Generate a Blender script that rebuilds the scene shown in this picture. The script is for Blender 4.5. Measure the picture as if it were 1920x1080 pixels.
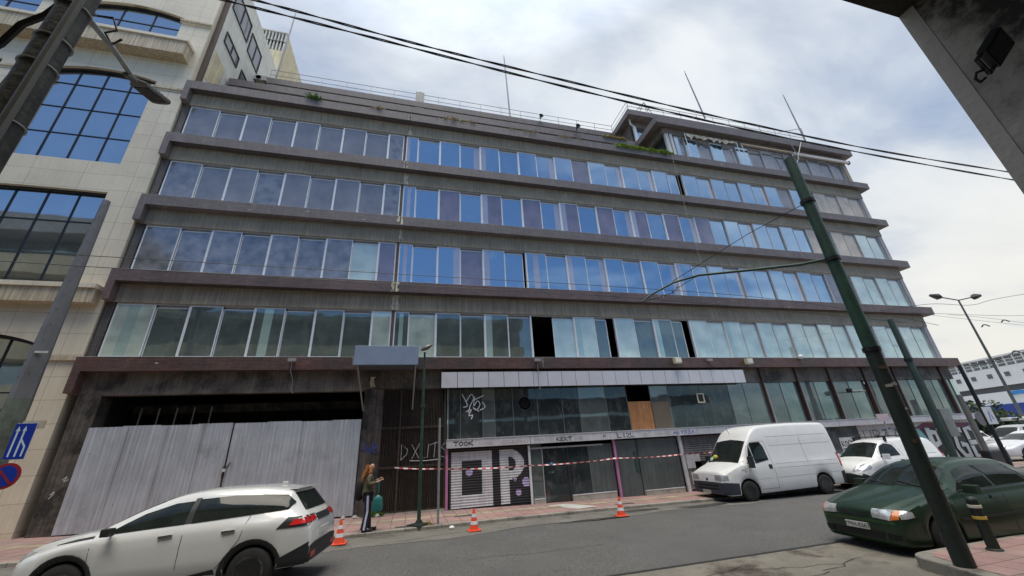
import bpy, bmesh, math, random
from mathutils import Vector, Matrix
from mathutils.bvhtree import BVHTree
random.seed(7)
PI = math.pi; R_ = math.radians
for o in list(bpy.data.objects): bpy.data.objects.remove(o)
S = bpy.context.scene; COL = S.collection

# ------------------------------------------------------------------ camera
F = 711.314
RR = Vector((0.96865509, -0.24230004, -0.05475401)); RU = Vector((-0.0460768, -0.39184745, 0.91887567)); RF = Vector((0.24409883, 0.88755071, 0.39072944))
CAM = Vector((0, -15.444, 2.106))
cd = bpy.data.cameras.new('camera'); cam = bpy.data.objects.new('camera', cd); COL.objects.link(cam)
cd.sensor_width = 36; cd.lens = F / 1920 * 36; cd.clip_start = .05; cd.clip_end = 3000
m = Matrix((RR, RU, -RF)).transposed().to_4x4(); m.translation = CAM; cam.matrix_world = m
S.camera = cam

# ------------------------------------------------------------------ world: high thin overcast over blue, warm low sky to the right
W = bpy.data.worlds.new("World"); S.world = W; W.use_nodes = True
nt = W.node_tree; nt.nodes.clear()
def N(t, **k):
    n = nt.nodes.new(t)
    for a, b in k.items(): setattr(n, a, b)
    return n
L = lambda a, b: nt.links.new(a, b)
out = N('ShaderNodeOutputWorld'); bg = N('ShaderNodeBackground'); L(bg.outputs[0], out.inputs[0]); bg.inputs[1].default_value = .1
SUN_EL, SUN_AZ = R_(78), R_(205)          # azimuth measured from +y towards +x
sky = N('ShaderNodeTexSky'); sky.sky_type = 'NISHITA'; sky.sun_disc = False; sky.sun_elevation = SUN_EL; sky.sun_rotation = SUN_AZ
tc = N('ShaderNodeTexCoord'); sep = N('ShaderNodeSeparateXYZ'); L(tc.outputs['Generated'], sep.inputs[0])
def M(op, a, b=None, c=None):
    n = N('ShaderNodeMath', operation=op)
    for i, v in enumerate((a, b, c)):
        if v is None: continue
        if isinstance(v, (int, float)): n.inputs[i].default_value = v
        else: L(v, n.inputs[i])
    return n.outputs[0]
zc = M('ADD', M('MAXIMUM', sep.outputs[2], 0.0), .16)
px_ = M('DIVIDE', sep.outputs[0], zc); py_ = M('DIVIDE', sep.outputs[1], zc)
cv = N('ShaderNodeCombineXYZ'); L(px_, cv.inputs[0]); L(py_, cv.inputs[1])
n1 = N('ShaderNodeTexNoise'); n1.inputs['Scale'].default_value = 1.5; n1.inputs['Detail'].default_value = 8; n1.inputs['Roughness'].default_value = .55; n1.inputs['Distortion'].default_value = .35
mp = N('ShaderNodeMapping'); mp.inputs['Scale'].default_value = (.8, 1.5, 1); mp.inputs['Rotation'].default_value = (0, 0, .5); L(cv.outputs[0], mp.inputs[0]); L(mp.outputs[0], n1.inputs['Vector'])
n2 = N('ShaderNodeTexNoise'); n2.inputs['Scale'].default_value = .75; n2.inputs['Detail'].default_value = 5; L(cv.outputs[0], n2.inputs['Vector'])
dens = M('ADD', M('MULTIPLY', n1.outputs[0], .6), M('MULTIPLY', n2.outputs[0], .5))
# coverage: thick toward the building (+y) and low right, thin behind the camera
cover = M('ADD', dens, M('MULTIPLY', sep.outputs[1], .30))
cover = M('ADD', cover, M('MULTIPLY', sep.outputs[0], .13))
rp = N('ShaderNodeMapRange'); rp.inputs[1].default_value = .40; rp.inputs[2].default_value = .76; rp.inputs[3].default_value = 0; rp.inputs[4].default_value = .97; L(cover, rp.inputs[0])
ccol = N('ShaderNodeMix', data_type='RGBA'); L(n1.outputs[0], ccol.inputs[0]); ccol.inputs[6].default_value = (3.85, 4.3, 4.9, 1); ccol.inputs[7].default_value = (5.7, 5.9, 6.0, 1)
cr = N('ShaderNodeMapRange'); cr.inputs[1].default_value = .33; cr.inputs[2].default_value = .66; L(n1.outputs[0], cr.inputs[0]); nt.links.remove(ccol.inputs[0].links[0]); L(cr.outputs[0], ccol.inputs[0])
# warmer, creamier cloud close to the horizon on the sunny side
warm = N('ShaderNodeMix', data_type='RGBA'); wf = N('ShaderNodeMapRange'); wf.inputs[1].default_value = .52; wf.inputs[2].default_value = .05; L(sep.outputs[2], wf.inputs[0])
wx = N('ShaderNodeMapRange'); wx.inputs[1].default_value = .3; wx.inputs[2].default_value = .95; L(sep.outputs[0], wx.inputs[0])
L(M('MULTIPLY', wf.outputs[0], wx.outputs[0]), warm.inputs[0]); L(ccol.outputs[2], warm.inputs[6]); warm.inputs[7].default_value = (5.5, 5.3, 4.75, 1)
blue = N('ShaderNodeMix', data_type='RGBA', blend_type='MULTIPLY'); blue.inputs[0].default_value = 1; L(sky.outputs[0], blue.inputs[6]); blue.inputs[7].default_value = (.55, .70, .84, 1)
fin = N('ShaderNodeMix', data_type='RGBA'); L(rp.outputs[0], fin.inputs[0]); L(blue.outputs[2], fin.inputs[6])
# brightness added to unseen cloud overhead and behind the camera, to lift the street
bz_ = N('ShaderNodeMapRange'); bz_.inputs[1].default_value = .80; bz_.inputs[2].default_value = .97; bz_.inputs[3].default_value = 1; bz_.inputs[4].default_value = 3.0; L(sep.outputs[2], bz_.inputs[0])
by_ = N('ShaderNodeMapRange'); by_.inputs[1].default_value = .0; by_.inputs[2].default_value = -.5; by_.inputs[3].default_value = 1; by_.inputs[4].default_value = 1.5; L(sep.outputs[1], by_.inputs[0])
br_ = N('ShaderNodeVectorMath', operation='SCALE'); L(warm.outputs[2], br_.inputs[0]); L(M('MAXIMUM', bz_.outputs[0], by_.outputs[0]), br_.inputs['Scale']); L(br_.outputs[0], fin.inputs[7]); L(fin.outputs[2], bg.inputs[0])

sd = bpy.data.lights.new('sun', 'SUN'); sd.energy = 2.0; sd.angle = R_(45); sd.color = (1, .91, .76)
so = bpy.data.objects.new('sun', sd); COL.objects.link(so)
dv = Vector((math.sin(SUN_AZ) * math.cos(SUN_EL), math.cos(SUN_AZ) * math.cos(SUN_EL), math.sin(SUN_EL)))
so.rotation_euler = dv.to_track_quat('Z', 'Y').to_euler(); so.location = (0, 0, 60)
S.view_settings.view_transform = 'Standard'; S.view_settings.look = 'None'; S.view_settings.exposure = 0.72; S.view_settings.gamma = 1
try: S.cycles.max_bounces = 6; S.cycles.diffuse_bounces = 3; S.cycles.glossy_bounces = 3
except Exception: pass

# ------------------------------------------------------------------ picture pixel -> point on a real plane
def ray(px, py): return RF + RR * ((px - 960) / F) - RU * ((py - 540) / F)
def aY(px, py, Y): v = ray(px, py); return CAM + v * ((Y - CAM.y) / v.y)
def aX(px, py, X): v = ray(px, py); return CAM + v * ((X - CAM.x) / v.x)
def aZ(px, py, Z): v = ray(px, py); return CAM + v * ((Z - CAM.z) / v.z)
def pl(x, pts):
    if x <= pts[0][0]: return pts[0][1]
    for (a, b), (c, d) in zip(pts, pts[1:]):
        if x <= c: return b + (d - b) * (x - a) / (c - a)
    return pts[-1][1]
def sw(x): return pl(x, [(-40, 1.2), (-10, .56), (-1, .31), (4.5, .19), (11, .09), (25, .07), (80, .07)])    # pavement height
def curb(x): return pl(x, [(-40, -4.8), (-2, -3.4), (.5, -2.98), (3, -2.6), (6, -2.3), (10, -2.2), (80, -2.2)])
def road(x, y):
    a = sw(x) - .09; b = .10 - .003 * x if x < 20 else .04
    t = min(1, max(0, (curb(x) - y) / 5)); return a + (b - a) * t

# ------------------------------------------------------------------ materials
MATS = {}
def mat(name, col, rough=.6, var=.18, scale=2.0, metal=0., bump=0., bscale=30., streak=0., col2=None, k2=(.5, .65), spec=.5, obj=False, coat=0., s2=None, speck=0.):
    if name in MATS: return MATS[name]
    m = bpy.data.materials.new(name); m.use_nodes = True; t = m.node_tree; b = t.nodes['Principled BSDF']; MATS[name] = m
    nn = lambda k: t.nodes.new(k); lk = t.links.new
    b.inputs['Roughness'].default_value = rough; b.inputs['Metallic'].default_value = metal; b.inputs['Specular IOR Level'].default_value = spec; b.inputs['Coat Weight'].default_value = coat; b.inputs['Coat Roughness'].default_value = .05
    if obj: src = nn('ShaderNodeTexCoord').outputs['Object']
    else: src = nn('ShaderNodeNewGeometry').outputs['Position']
    ns = nn('ShaderNodeTexNoise'); ns.inputs['Scale'].default_value = scale; ns.inputs['Detail'].default_value = 6; ns.inputs['Roughness'].default_value = .65; lk(src, ns.inputs['Vector'])
    mx = nn('ShaderNodeMix'); mx.data_type = 'RGBA'; r = nn('ShaderNodeMapRange'); r.inputs[1].default_value = .3; r.inputs[2].default_value = .7; lk(ns.outputs[0], r.inputs[0]); lk(r.outputs[0], mx.inputs[0])
    c = Vector(col[:3]); mx.inputs[6].default_value = (*(c * (1 - var)), 1); mx.inputs[7].default_value = (*(c * (1 + var)), 1)
    cur = mx.outputs[2]
    if col2:
        n3 = nn('ShaderNodeTexNoise'); n3.inputs['Scale'].default_value = s2 or scale * .6; n3.inputs['Detail'].default_value = 8; n3.inputs['Roughness'].default_value = .7
        mp = nn('ShaderNodeMapping'); mp.inputs['Location'].default_value = (3.3, 1.7, 9.1); lk(src, mp.inputs[0]); lk(mp.outputs[0], n3.inputs['Vector'])
        r3 = nn('ShaderNodeMapRange'); r3.inputs[1].default_value = k2[0]; r3.inputs[2].default_value = k2[1]; lk(n3.outputs[0], r3.inputs[0])
        m3 = nn('ShaderNodeMix'); m3.data_type = 'RGBA'; lk(r3.outputs[0], m3.inputs[0]); lk(cur, m3.inputs[6]); m3.inputs[7].default_value = (*col2[:3], 1); cur = m3.outputs[2]
    if streak:
        n4 = nn('ShaderNodeTexNoise'); n4.inputs['Scale'].default_value = 1; n4.inputs['Detail'].default_value = 5; mp = nn('ShaderNodeMapping'); mp.inputs['Scale'].default_value = (16, 16, .7); lk(src, mp.inputs[0]); lk(mp.outputs[0], n4.inputs['Vector'])
        r4 = nn('ShaderNodeMapRange'); r4.inputs[1].default_value = .38; r4.inputs[2].default_value = .62; r4.inputs[3].default_value = 1 - streak; r4.inputs[4].default_value = 1 + streak * .5; lk(n4.outputs[0], r4.inputs[0])
        m4 = nn('ShaderNodeMix'); m4.data_type = 'RGBA'; m4.blend_type = 'MULTIPLY'; m4.inputs[0].default_value = 1; lk(cur, m4.inputs[6]); lk(r4.outputs[0], m4.inputs[7]); cur = m4.outputs[2]
    if speck:
        n5 = nn('ShaderNodeTexNoise'); n5.inputs['Scale'].default_value = 60; n5.inputs['Detail'].default_value = 2; lk(src, n5.inputs['Vector'])
        r5 = nn('ShaderNodeMapRange'); r5.inputs[1].default_value = .35; r5.inputs[2].default_value = .68; r5.inputs[3].default_value = 1 - speck; r5.inputs[4].default_value = 1 + speck; lk(n5.outputs[0], r5.inputs[0])
        m5 = nn('ShaderNodeMix'); m5.data_type = 'RGBA'; m5.blend_type = 'MULTIPLY'; m5.inputs[0].default_value = 1; lk(cur, m5.inputs[6]); lk(r5.outputs[0], m5.inputs[7]); cur = m5.outputs[2]
    lk(cur, b.inputs['Base Color'])
    if bump:
        n6 = nn('ShaderNodeTexNoise'); n6.inputs['Scale'].default_value = bscale; n6.inputs['Detail'].default_value = 4; lk(src, n6.inputs['Vector'])
        bp = nn('ShaderNodeBump'); bp.inputs['Strength'].default_value = bump; bp.inputs['Distance'].default_value = .02; lk(n6.outputs[0], bp.inputs['Height']); lk(bp.outputs[0], b.inputs['Normal'])
    m['cur'] = 1
    return m
def bricks(m, w, h, mortar, ms=.01, off=.5, plane='xz', amt=1.0, var=.12, mc=(.03, .03, .03)):
    """lay a joint pattern over the colour of an existing material"""
    t = m.node_tree; b = t.nodes['Principled BSDF']; nn = lambda k: t.nodes.new(k); lk = t.links.new
    src = nn('ShaderNodeNewGeometry').outputs['Position']; sp = nn('ShaderNodeSeparateXYZ'); lk(src, sp.inputs[0]); cb = nn('ShaderNodeCombineXYZ')
    if plane == 'xz':
        ad = nn('ShaderNodeMath'); lk(sp.outputs[0], ad.inputs[0]); lk(sp.outputs[1], ad.inputs[1]); lk(ad.outputs[0], cb.inputs[0]); lk(sp.outputs[2], cb.inputs[1])
    else: lk(sp.outputs[0], cb.inputs[0]); lk(sp.outputs[1], cb.inputs[1])
    br = nn('ShaderNodeTexBrick'); lk(cb.outputs[0], br.inputs['Vector']); br.offset = off; br.inputs['Scale'].default_value = 1; br.inputs['Brick Width'].default_value = w; br.inputs['Row Height'].default_value = h; br.inputs['Mortar Size'].default_value = ms; br.inputs['Mortar Smooth'].default_value = .2
    br.inputs['Color1'].default_value = (1 - var,) * 3 + (1,); br.inputs['Color2'].default_value = (1 + var,) * 3 + (1,); br.inputs['Mortar'].default_value = (*mortar, 1)
    old = b.inputs['Base Color'].links[0].from_socket
    mm = nn('ShaderNodeMix'); mm.data_type = 'RGBA'; mm.blend_type = 'MULTIPLY'; mm.inputs[0].default_value = amt; lk(old, mm.inputs[6]); lk(br.outputs[0], mm.inputs[7]); lk(mm.outputs[2], b.inputs['Base Color'])
    return m
def glassy(name, col, tint, k, rough=.03, var=.25, wav=.04, scale=1.2):
    """pane: what is behind the glass (diffuse) under a tinted reflective film"""
    if name in MATS: return MATS[name]
    m = bpy.data.materials.new(name); m.use_nodes = True; t = m.node_tree; t.nodes.clear(); MATS[name] = m
    nn = lambda x: t.nodes.new(x); lk = t.links.new
    o = nn('ShaderNodeOutputMaterial'); mx = nn('ShaderNodeMixShader'); df = nn('ShaderNodeBsdfDiffuse'); gl = nn('ShaderNodeBsdfGlossy')
    gl.inputs['Color'].default_value = (*tint, 1); gl.inputs['Roughness'].default_value = rough
    src = nn('ShaderNodeNewGeometry').outputs['Position']; ns = nn('ShaderNodeTexNoise'); ns.inputs['Scale'].default_value = scale; ns.inputs['Detail'].default_value = 6; lk(src, ns.inputs['Vector'])
    mc = nn('ShaderNodeMix'); mc.data_type = 'RGBA'; r = nn('ShaderNodeMapRange'); r.inputs[1].default_value = .3; r.inputs[2].default_value = .7; lk(ns.outputs[0], r.inputs[0]); lk(r.outputs[0], mc.inputs[0])
    c = Vector(col); mc.inputs[6].default_value = (*(c * (1 - var)), 1); mc.inputs[7].default_value = (*(c * (1 + var)), 1)
    mp_ = nn('ShaderNodeMapping'); mp_.inputs['Scale'].default_value = (1.6, 1.6, .9); lk(src, mp_.inputs[0]); nd = nn('ShaderNodeTexNoise'); nd.inputs['Scale'].default_value = 1.6; nd.inputs['Detail'].default_value = 7; nd.inputs['Roughness'].default_value = .7; lk(mp_.outputs[0], nd.inputs['Vector'])
    rd = nn('ShaderNodeMapRange'); rd.inputs[1].default_value = .5; rd.inputs[2].default_value = .72; rd.inputs[4].default_value = .32; lk(nd.outputs[0], rd.inputs[0]); dm = nn('ShaderNodeMix'); dm.data_type = 'RGBA'; lk(rd.outputs[0], dm.inputs[0]); lk(mc.outputs[2], dm.inputs[6]); dm.inputs[7].default_value = (.30, .29, .27, 1); lk(dm.outputs[2], df.inputs[0])
    n2 = nn('ShaderNodeTexNoise'); n2.inputs['Scale'].default_value = .9; n2.inputs['Detail'].default_value = 1; lk(src, n2.inputs['Vector'])
    bp = nn('ShaderNodeBump'); bp.inputs['Strength'].default_value = wav; bp.inputs['Distance'].default_value = .1; lk(n2.outputs[0], bp.inputs['Height']); lk(bp.outputs[0], gl.inputs['Normal'])
    lw = nn('ShaderNodeLayerWeight'); lw.inputs[0].default_value = .35; mr = nn('ShaderNodeMapRange'); mr.inputs[3].default_value = k; mr.inputs[4].default_value = min(1, k + .35); lk(lw.outputs['Fresnel'], mr.inputs[0]); lk(mr.outputs[0], mx.inputs[0])
    lk(df.outputs[0], mx.inputs[1]); lk(gl.outputs[0], mx.inputs[2]); lk(mx.outputs[0], o.inputs[0]); return m

ledgeU = bricks(mat('mosaic_grey', (.17, .148, .15), .55, .16, 1.3, streak=.12, bump=.15, bscale=60), .2, .05, (.6, .6, .6), .006, var=.13)
ledgeL = bricks(mat('mosaic_brown', (.135, .070, .060), .5, .28, 1.6, streak=.12, bump=.15, bscale=60, col2=(.07, .06, .055), k2=(.42, .68)), .2, .05, (.55, .55, .55), .006, var=.22)
ledgeM = bricks(mat('mosaic_mauve', (.155, .108, .105), .5, .22, 1.6, streak=.12, bump=.15, bscale=60, col2=(.085, .075, .07), k2=(.45, .7)), .2, .05, (.6, .6, .6), .006, var=.18)
beamM = mat('stained_concrete', (.36, .315, .24), .85, .16, 1.1, streak=.22, bump=.35, bscale=25, col2=(.23, .20, .165), k2=(.50, .8))
beamD = mat('dark_stained_concrete', (.17, .15, .125), .85, .25, 1.6, streak=.2, bump=.35, bscale=25, col2=(.05, .045, .04), k2=(.45, .62))
patchM = mat('cream_plaster_patch', (.62, .57, .43), .85, .2, 5, streak=.3, bump=.5, col2=(.16, .13, .09), k2=(.55, .62))
pierM = bricks(mat('pier_tile', (.10, .09, .085), .6, .25, 2, streak=.25, bump=.2), .2, .05, (.6, .6, .6), .006)
sillM = mat('pale_sill', (.62, .62, .6), .5, .12, 4, streak=.15)
aluM = mat('aluminium', (.78, .80, .82), .4, .08, 5, metal=.1)
aluD = mat('dull_shade_aluminium', (.45, .45, .45), .5, .1, 5, metal=.1)
darkM = mat('interior_dark', (.035, .034, .032), .9, .3, 1)
slabM = mat('interior_slab', (.10, .095, .085), .9, .3, 1)
colM = mat('burnt_concrete', (.115, .10, .085), .85, .35, 2.2, streak=.3, bump=.5, bscale=12, col2=(.03, .028, .025), k2=(.45, .6))
G = {'b': glassy('film_glass_blue', (.065, .085, .105), (.55, .73, .88), .60), 'p': glassy('film_glass_blind', (.20, .17, .205), (.58, .64, .76), .22),
     'g': glassy('film_glass_grey', (.22, .215, .225), (.60, .63, .68), .20), 'r': glassy('film_glass_dirty', (.20, .20, .21), (.6, .64, .70), .22, rough=.12, var=.5, scale=2.6),
     't': glassy('blind_tan', (.44, .39, .33), (.8, .8, .8), .12), 'e': glassy('glass_teal_dark', (.10, .125, .12), (.58, .72, .70), .22, wav=.08),
     'f': glassy('glass_teal_pale', (.52, .62, .56), (.8, .9, .86), .28, wav=.05), 'w': glassy('board_pale_blue', (.33, .40, .42), (.7, .85, .9), .3),  # pale teal carries bright low-sky reflection in its diffuse colour
     'c': glassy('curtain_cream', (.42, .36, .31), (.7, .8, .95), .38, var=.15), 'k': glassy('glass_smoke', (.034, .042, .044), (.5, .56, .56), .08, wav=.05),
     's': glassy('glass_green_smoke', (.11, .13, .125), (.6, .68, .66), .15, wav=.08), 'q': glassy('curtain_teal', (.36, .50, .47), (.7, .85, .85), .25, var=.15)}

# ------------------------------------------------------------------ mesh helpers
class MB:
    def __init__(s): s.v = []; s.f = []; s.mi = []; s.mats = []
    def m(s, mt):
        if mt not in s.mats: s.mats.append(mt)
        return s.mats.index(mt)
    def face(s, pts, mt):
        n = len(s.v); s.v += [tuple(p) for p in pts]; s.f.append(tuple(range(n, n + len(pts)))); s.mi.append(s.m(mt))
    def add(s, vs, fs, mt):
        n = len(s.v); s.v += [tuple(p) for p in vs]; k = s.m(mt)
        for f in fs: s.f.append(tuple(i + n for i in f)); s.mi.append(k)
    def box(s, a, b, mt, M4=None):
        x0, x1 = sorted((a[0], b[0])); y0, y1 = sorted((a[1], b[1])); z0, z1 = sorted((a[2], b[2]))
        vs = [Vector(p) for p in ((x0, y0, z0), (x1, y0, z0), (x1, y1, z0), (x0, y1, z0), (x0, y0, z1), (x1, y0, z1), (x1, y1, z1), (x0, y1, z1))]
        if M4: vs = [M4 @ p for p in vs]
        s.add(vs, [(0, 3, 2, 1), (4, 5, 6, 7), (0, 1, 5, 4), (1, 2, 6, 5), (2, 3, 7, 6), (3, 0, 4, 7)], mt)
        return s
    def tube(s, pts, r, mt, n=8, cap=True):
        pts = [Vector(p) for p in pts]; rs = r if isinstance(r, (list, tuple)) else [r] * len(pts); vs = []; fs = []
        up = None
        for i, p in enumerate(pts):
            d = (pts[min(i + 1, len(pts) - 1)] - pts[max(i - 1, 0)]).normalized()
            if up is None: up = Vector((0, 0, 1)) if abs(d.z) < .9 else Vector((1, 0, 0))
            a = d.cross(up).normalized(); up = a.cross(d).normalized()
            for k in range(n):
                an = 2 * PI * k / n; vs.append(p + (a * math.cos(an) + up * math.sin(an)) * rs[i])
        for i in range(len(pts) - 1):
            for k in range(n): fs.append((i * n + k, i * n + (k + 1) % n, (i + 1) * n + (k + 1) % n, (i + 1) * n + k))
        if cap: fs.append(tuple(range(n))[::-1]); fs.append(tuple(range((len(pts) - 1) * n, len(pts) * n)))
        s.add(vs, fs, mt); return s
    def lathe(s, prof, mt, c=(0, 0, 0), n=24, ax='z', M4=None):
        vs = []; fs = []
        for (r, h) in prof:
            for k in range(n):
                a = 2 * PI * k / n; x, y = r * math.cos(a), r * math.sin(a)
                p = Vector((x, y, h)) if ax == 'z' else Vector((x, h, y))
                vs.append((M4 @ p if M4 else p) + Vector(c))
        for i in range(len(prof) - 1):
            for k in range(n):
                q = (i * n + k, i * n + (k + 1) % n, (i + 1) * n + (k + 1) % n, (i + 1) * n + k); fs.append(q if ax == 'z' else q[::-1])
        if prof[0][0] > 1e-4: fs.append(tuple(range(n))[::-1])
        if prof[-1][0] > 1e-4: fs.append(tuple(range((len(prof) - 1) * n, len(prof) * n)))
        s.add(vs, fs, mt); return s
    def prism(s, poly, lo, hi, mt, ax='y'):
        """extrude 2-D polygon; ax y: poly in (x,z), ax z: (x,y), ax x: (y,z)"""
        def P(a, b, t): return {'y': (a, t, b), 'z': (a, b, t), 'x': (t, a, b)}[ax]
        n = len(poly); vs = [P(a, b, lo) for a, b in poly] + [P(a, b, hi) for a, b in poly]
        fs = [tuple(range(n)), tuple(range(2 * n - 1, n - 1, -1))] + [(i, i + n, (i + 1) % n + n, (i + 1) % n) for i in range(n)]
        s.add(vs, fs, mt); return s
    def build(s, name, parent=None, smooth=None, loc=None, bevel=0, merge=False):
        me = bpy.data.meshes.new(name); off = Vector((0, 0, 0))
        if parent is not None:
            p = parent
            while p is not None: off += p.location; p = p.parent
        if loc is not None: off = Vector(loc)
        me.from_pydata([tuple(Vector(v) - off) for v in s.v], [], s.f)
        for mt in s.mats: me.materials.append(mt)
        for p, i in zip(me.polygons, s.mi): p.material_index = i
        if smooth or bevel or merge:
            bm = bmesh.new(); bm.from_mesh(me)
            if merge or smooth: bmesh.ops.remove_doubles(bm, verts=bm.verts, dist=1e-5)
            bmesh.ops.recalc_face_normals(bm, faces=bm.faces); bm.to_mesh(me); bm.free()
        if smooth:
            for p in me.polygons: p.use_smooth = True
            me.set_sharp_from_angle(angle=R_(smooth))
        me.update(); o = bpy.data.objects.new(name, me); COL.objects.link(o)
        if parent is not None: o.parent = parent
        elif loc is not None: o.location = loc
        if bevel:
            b = o.modifiers.new('bevel', 'BEVEL'); b.width = bevel; b.segments = 2; b.limit_method = 'ANGLE'
        return o
def tag(o, label=None, cat=None, group=None, kind=None):
    if label: o['label'] = label
    if cat: o['category'] = cat
    if group: o['group'] = group
    if kind: o['kind'] = kind
    return o
def thing(name, loc, label, cat, group=None, rz=0):
    o = bpy.data.objects.new(name, None); o.empty_display_size = .3; COL.objects.link(o); o.location = loc; o.rotation_euler = (0, 0, rz); return tag(o, label, cat, group)
def struct(o, label=None): o['kind'] = 'structure'; return tag(o, label)

# stroke lettering for painted tags: polylines in a 0..1 box
GL = {'A': [[(0, 0), (.5, 1), (1, 0)], [(.2, .4), (.8, .4)]], 'B': [[(0, 0), (0, 1), (.8, .8), (.1, .55), (.9, .3), (0, 0)]], 'C': [[(1, .85), (.5, 1), (0, .5), (.4, 0), (1, .15)]],
      'D': [[(0, 0), (0, 1), (.8, .7), (.8, .3), (0, 0)]], 'E': [[(1, 1), (0, 1), (0, 0), (1, 0)], [(0, .5), (.7, .5)]], 'G': [[(1, .9), (.4, 1), (0, .5), (.4, 0), (1, .1), (1, .5), (.6, .5)]],
      'I': [[(.5, 0), (.5, 1)]], 'J': [[(1, 1), (1, .3), (.5, 0), (0, .25)]], 'K': [[(0, 0), (.05, 1)], [(1, 1.05), (.1, .45), (1.1, 0)]], 'L': [[(0, 1), (0, 0), (.9, .05)]], 'M': [[(0, 0), (.1, 1), (.5, .3), (.9, 1), (1, 0)]],
      'N': [[(0, 0), (0, 1), (1, 0), (1, 1)]], 'O': [[(.5, 1), (.05, .6), (.3, 0), (.8, .1), (1, .7), (.5, 1)]], 'P': [[(0, 0), (.05, 1), (.9, .85), (.8, .5), (.1, .45)]], 'R': [[(0, 0), (.05, 1), (.9, .8), (.1, .5), (1, 0)]],
      'S': [[(1, .9), (.4, 1), (.1, .7), (.9, .35), (.6, 0), (0, .1)]], 'T': [[(-.2, .9), (1.2, 1.05)], [(.5, 1), (.4, 0)]], 'U': [[(0, 1), (.1, .1), (.8, .05), (1, 1)]], 'V': [[(0, 1), (.5, 0), (1, 1)]], 'W': [[(0, 1), (.25, 0), (.5, .7), (.75, 0), (1, 1)]],
      'X': [[(0, 0), (1, 1)], [(0, 1), (1, 0)]], 'Y': [[(0, 1), (.5, .5), (1, 1)], [(.5, .5), (.4, 0)]], 'Z': [[(0, 1), (1, 1), (0, 0), (1, 0)]], 'F': [[(1, 1), (0, 1), (0, 0)], [(0, .55), (.7, .55)]], 'H': [[(0, 0), (0, 1)], [(1, 0), (1, 1)], [(0, .5), (1, .5)]],
      '-': [[(0, .5), (1, .5)]], '8': [[(.5, 1), (0, .75), (1, .3), (.5, 0), (0, .3), (1, .75), (.5, 1)]], '.': [[(.4, 0), (.6, .05)]], '1': [[(.2, .8), (.5, 1), (.5, 0)]], '0': [[(.5, 1), (0, .5), (.5, 0), (1, .5), (.5, 1)]]}
def ribbon(mb, pts, w, to3, mt, th=.004, lift=.0):
    """flat painted stroke; to3(u,v,d) maps the surface plane to space (d = towards the viewer)"""
    P = [Vector(p) for p in pts]; Lf = []; Rt = []
    for i, p in enumerate(P):
        d = P[min(i + 1, len(P) - 1)] - P[max(i - 1, 0)]
        if d.length < 1e-6: d = Vector((1, 0))
        d.normalize(); n = Vector((-d.y, d.x)) * w * .5
        if i == 0: p = p - d * w * .3
        if i == len(P) - 1: p = p + d * w * .3
        Lf.append(p + n); Rt.append(p - n)
    for i in range(len(P) - 1):
        q = [to3(*Lf[i], lift), to3(*Rt[i], lift), to3(*Rt[i + 1], lift), to3(*Lf[i + 1], lift)]
        mb.face(q, mt)
def smoothp(pts, k=4):
    P = [Vector(p) for p in pts]; o = []
    for i in range(len(P) - 1):
        a = P[max(i - 1, 0)]; b = P[i]; c = P[i + 1]; d = P[min(i + 2, len(P) - 1)]
        for j in range(k):
            t = j / k; o.append(.5 * ((2 * b) + (c - a) * t + (2 * a - 5 * b + 4 * c - d) * t * t + (3 * b - a - 3 * c + d) * t ** 3))
    o.append(P[-1]); return o
def write(mb, txt, u, v, h, w, st, to3, mt, rnd, gap=.3, slope=0, smooth=False, jit=.06, lift=0):
    z = 0
    for ch in txt:
        if ch != ' ':
            for s in GL.get(ch, []):
                p = [(u + (a + rnd.uniform(-jit, jit)) * w, v + slope * (u) + (b + rnd.uniform(-jit, jit)) * h) for a, b in s]
                z += .0007
                ribbon(mb, smoothp(p) if smooth and len(p) > 2 else p, st, to3, mt, lift=lift + z)
        u += w * (1 + gap)
FY = lambda y: (lambda u, v, d=0: (u, y - d, v))

# ================================================================== THE OFFICE BUILDING
Z = [5.633, 8.819, 12.048, 15.225, 18.322]; ZR = 21.35; Z7 = 24.4
XL, XR, XW = -10.51, 31.15, 30.55; BH, BB, OV = .473, 1.163, .32
DEP = 14
office = thing('office_building', (10, 0, .2), 'long abandoned dark brown office block with continuous window bands across the whole picture', 'building')
def ledge(z, mt, x0=XL, x1=XR, y=-OV, leg=True, side=True, left_side=None, depth=DEP, name='ledge', topm=sillM):
    b = MB(); b.box((x0, y, z - BH), (x1, y + OV, z - .012), mt); b.box((x0 + .004, y + .012, z - .012), (x1 - .004, y + OV - .004, z), topm)
    if leg: b.box((x0, y, z - BB), (x0 + .23, y + OV, z - BH), mt)
    if side: b.box((XW, y + OV, z - BH), (x1, depth, z - .004), mt)
    if left_side: b.box((x0, y + OV, z - BH), (x0 + .35, left_side, z - .004), mt)
    return b.build(name, office)
for i, z in enumerate(Z): ledge(z, [ledgeL, ledgeM, ledgeU, ledgeU, ledgeU][i])
# ends of the ledges: beam, slab and interior behind
for i, z in enumerate(Z):
    b = MB(); b.box((XL + .05, 0, z - BB), (XW, .28, z - BH + .002), beamD if i == 0 else beamM); b.build('beam', office)
    b = MB(); b.box((XL + .25, .281, z - .45), (XW - .02, DEP, z - .1), slabM); b.build('floor_slab', office)
# inner core wall, side walls, roof
b = MB(); b.box((XL + .2, 6, .1), (XW - .3, 6.2, Z[4] - .45), darkM)
b.box((XL + .02, .3, .1), (XL + .2, DEP, Z[4] - .1), pierM); b.build('core_wall', office)
for k, z in enumerate(Z[:4]):
    b = MB(); b.box((XL + .02, 0.03, z + .0), (-10.26, .26, Z[k + 1] - BB), pierM); b.build('left_pier', office)
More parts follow.
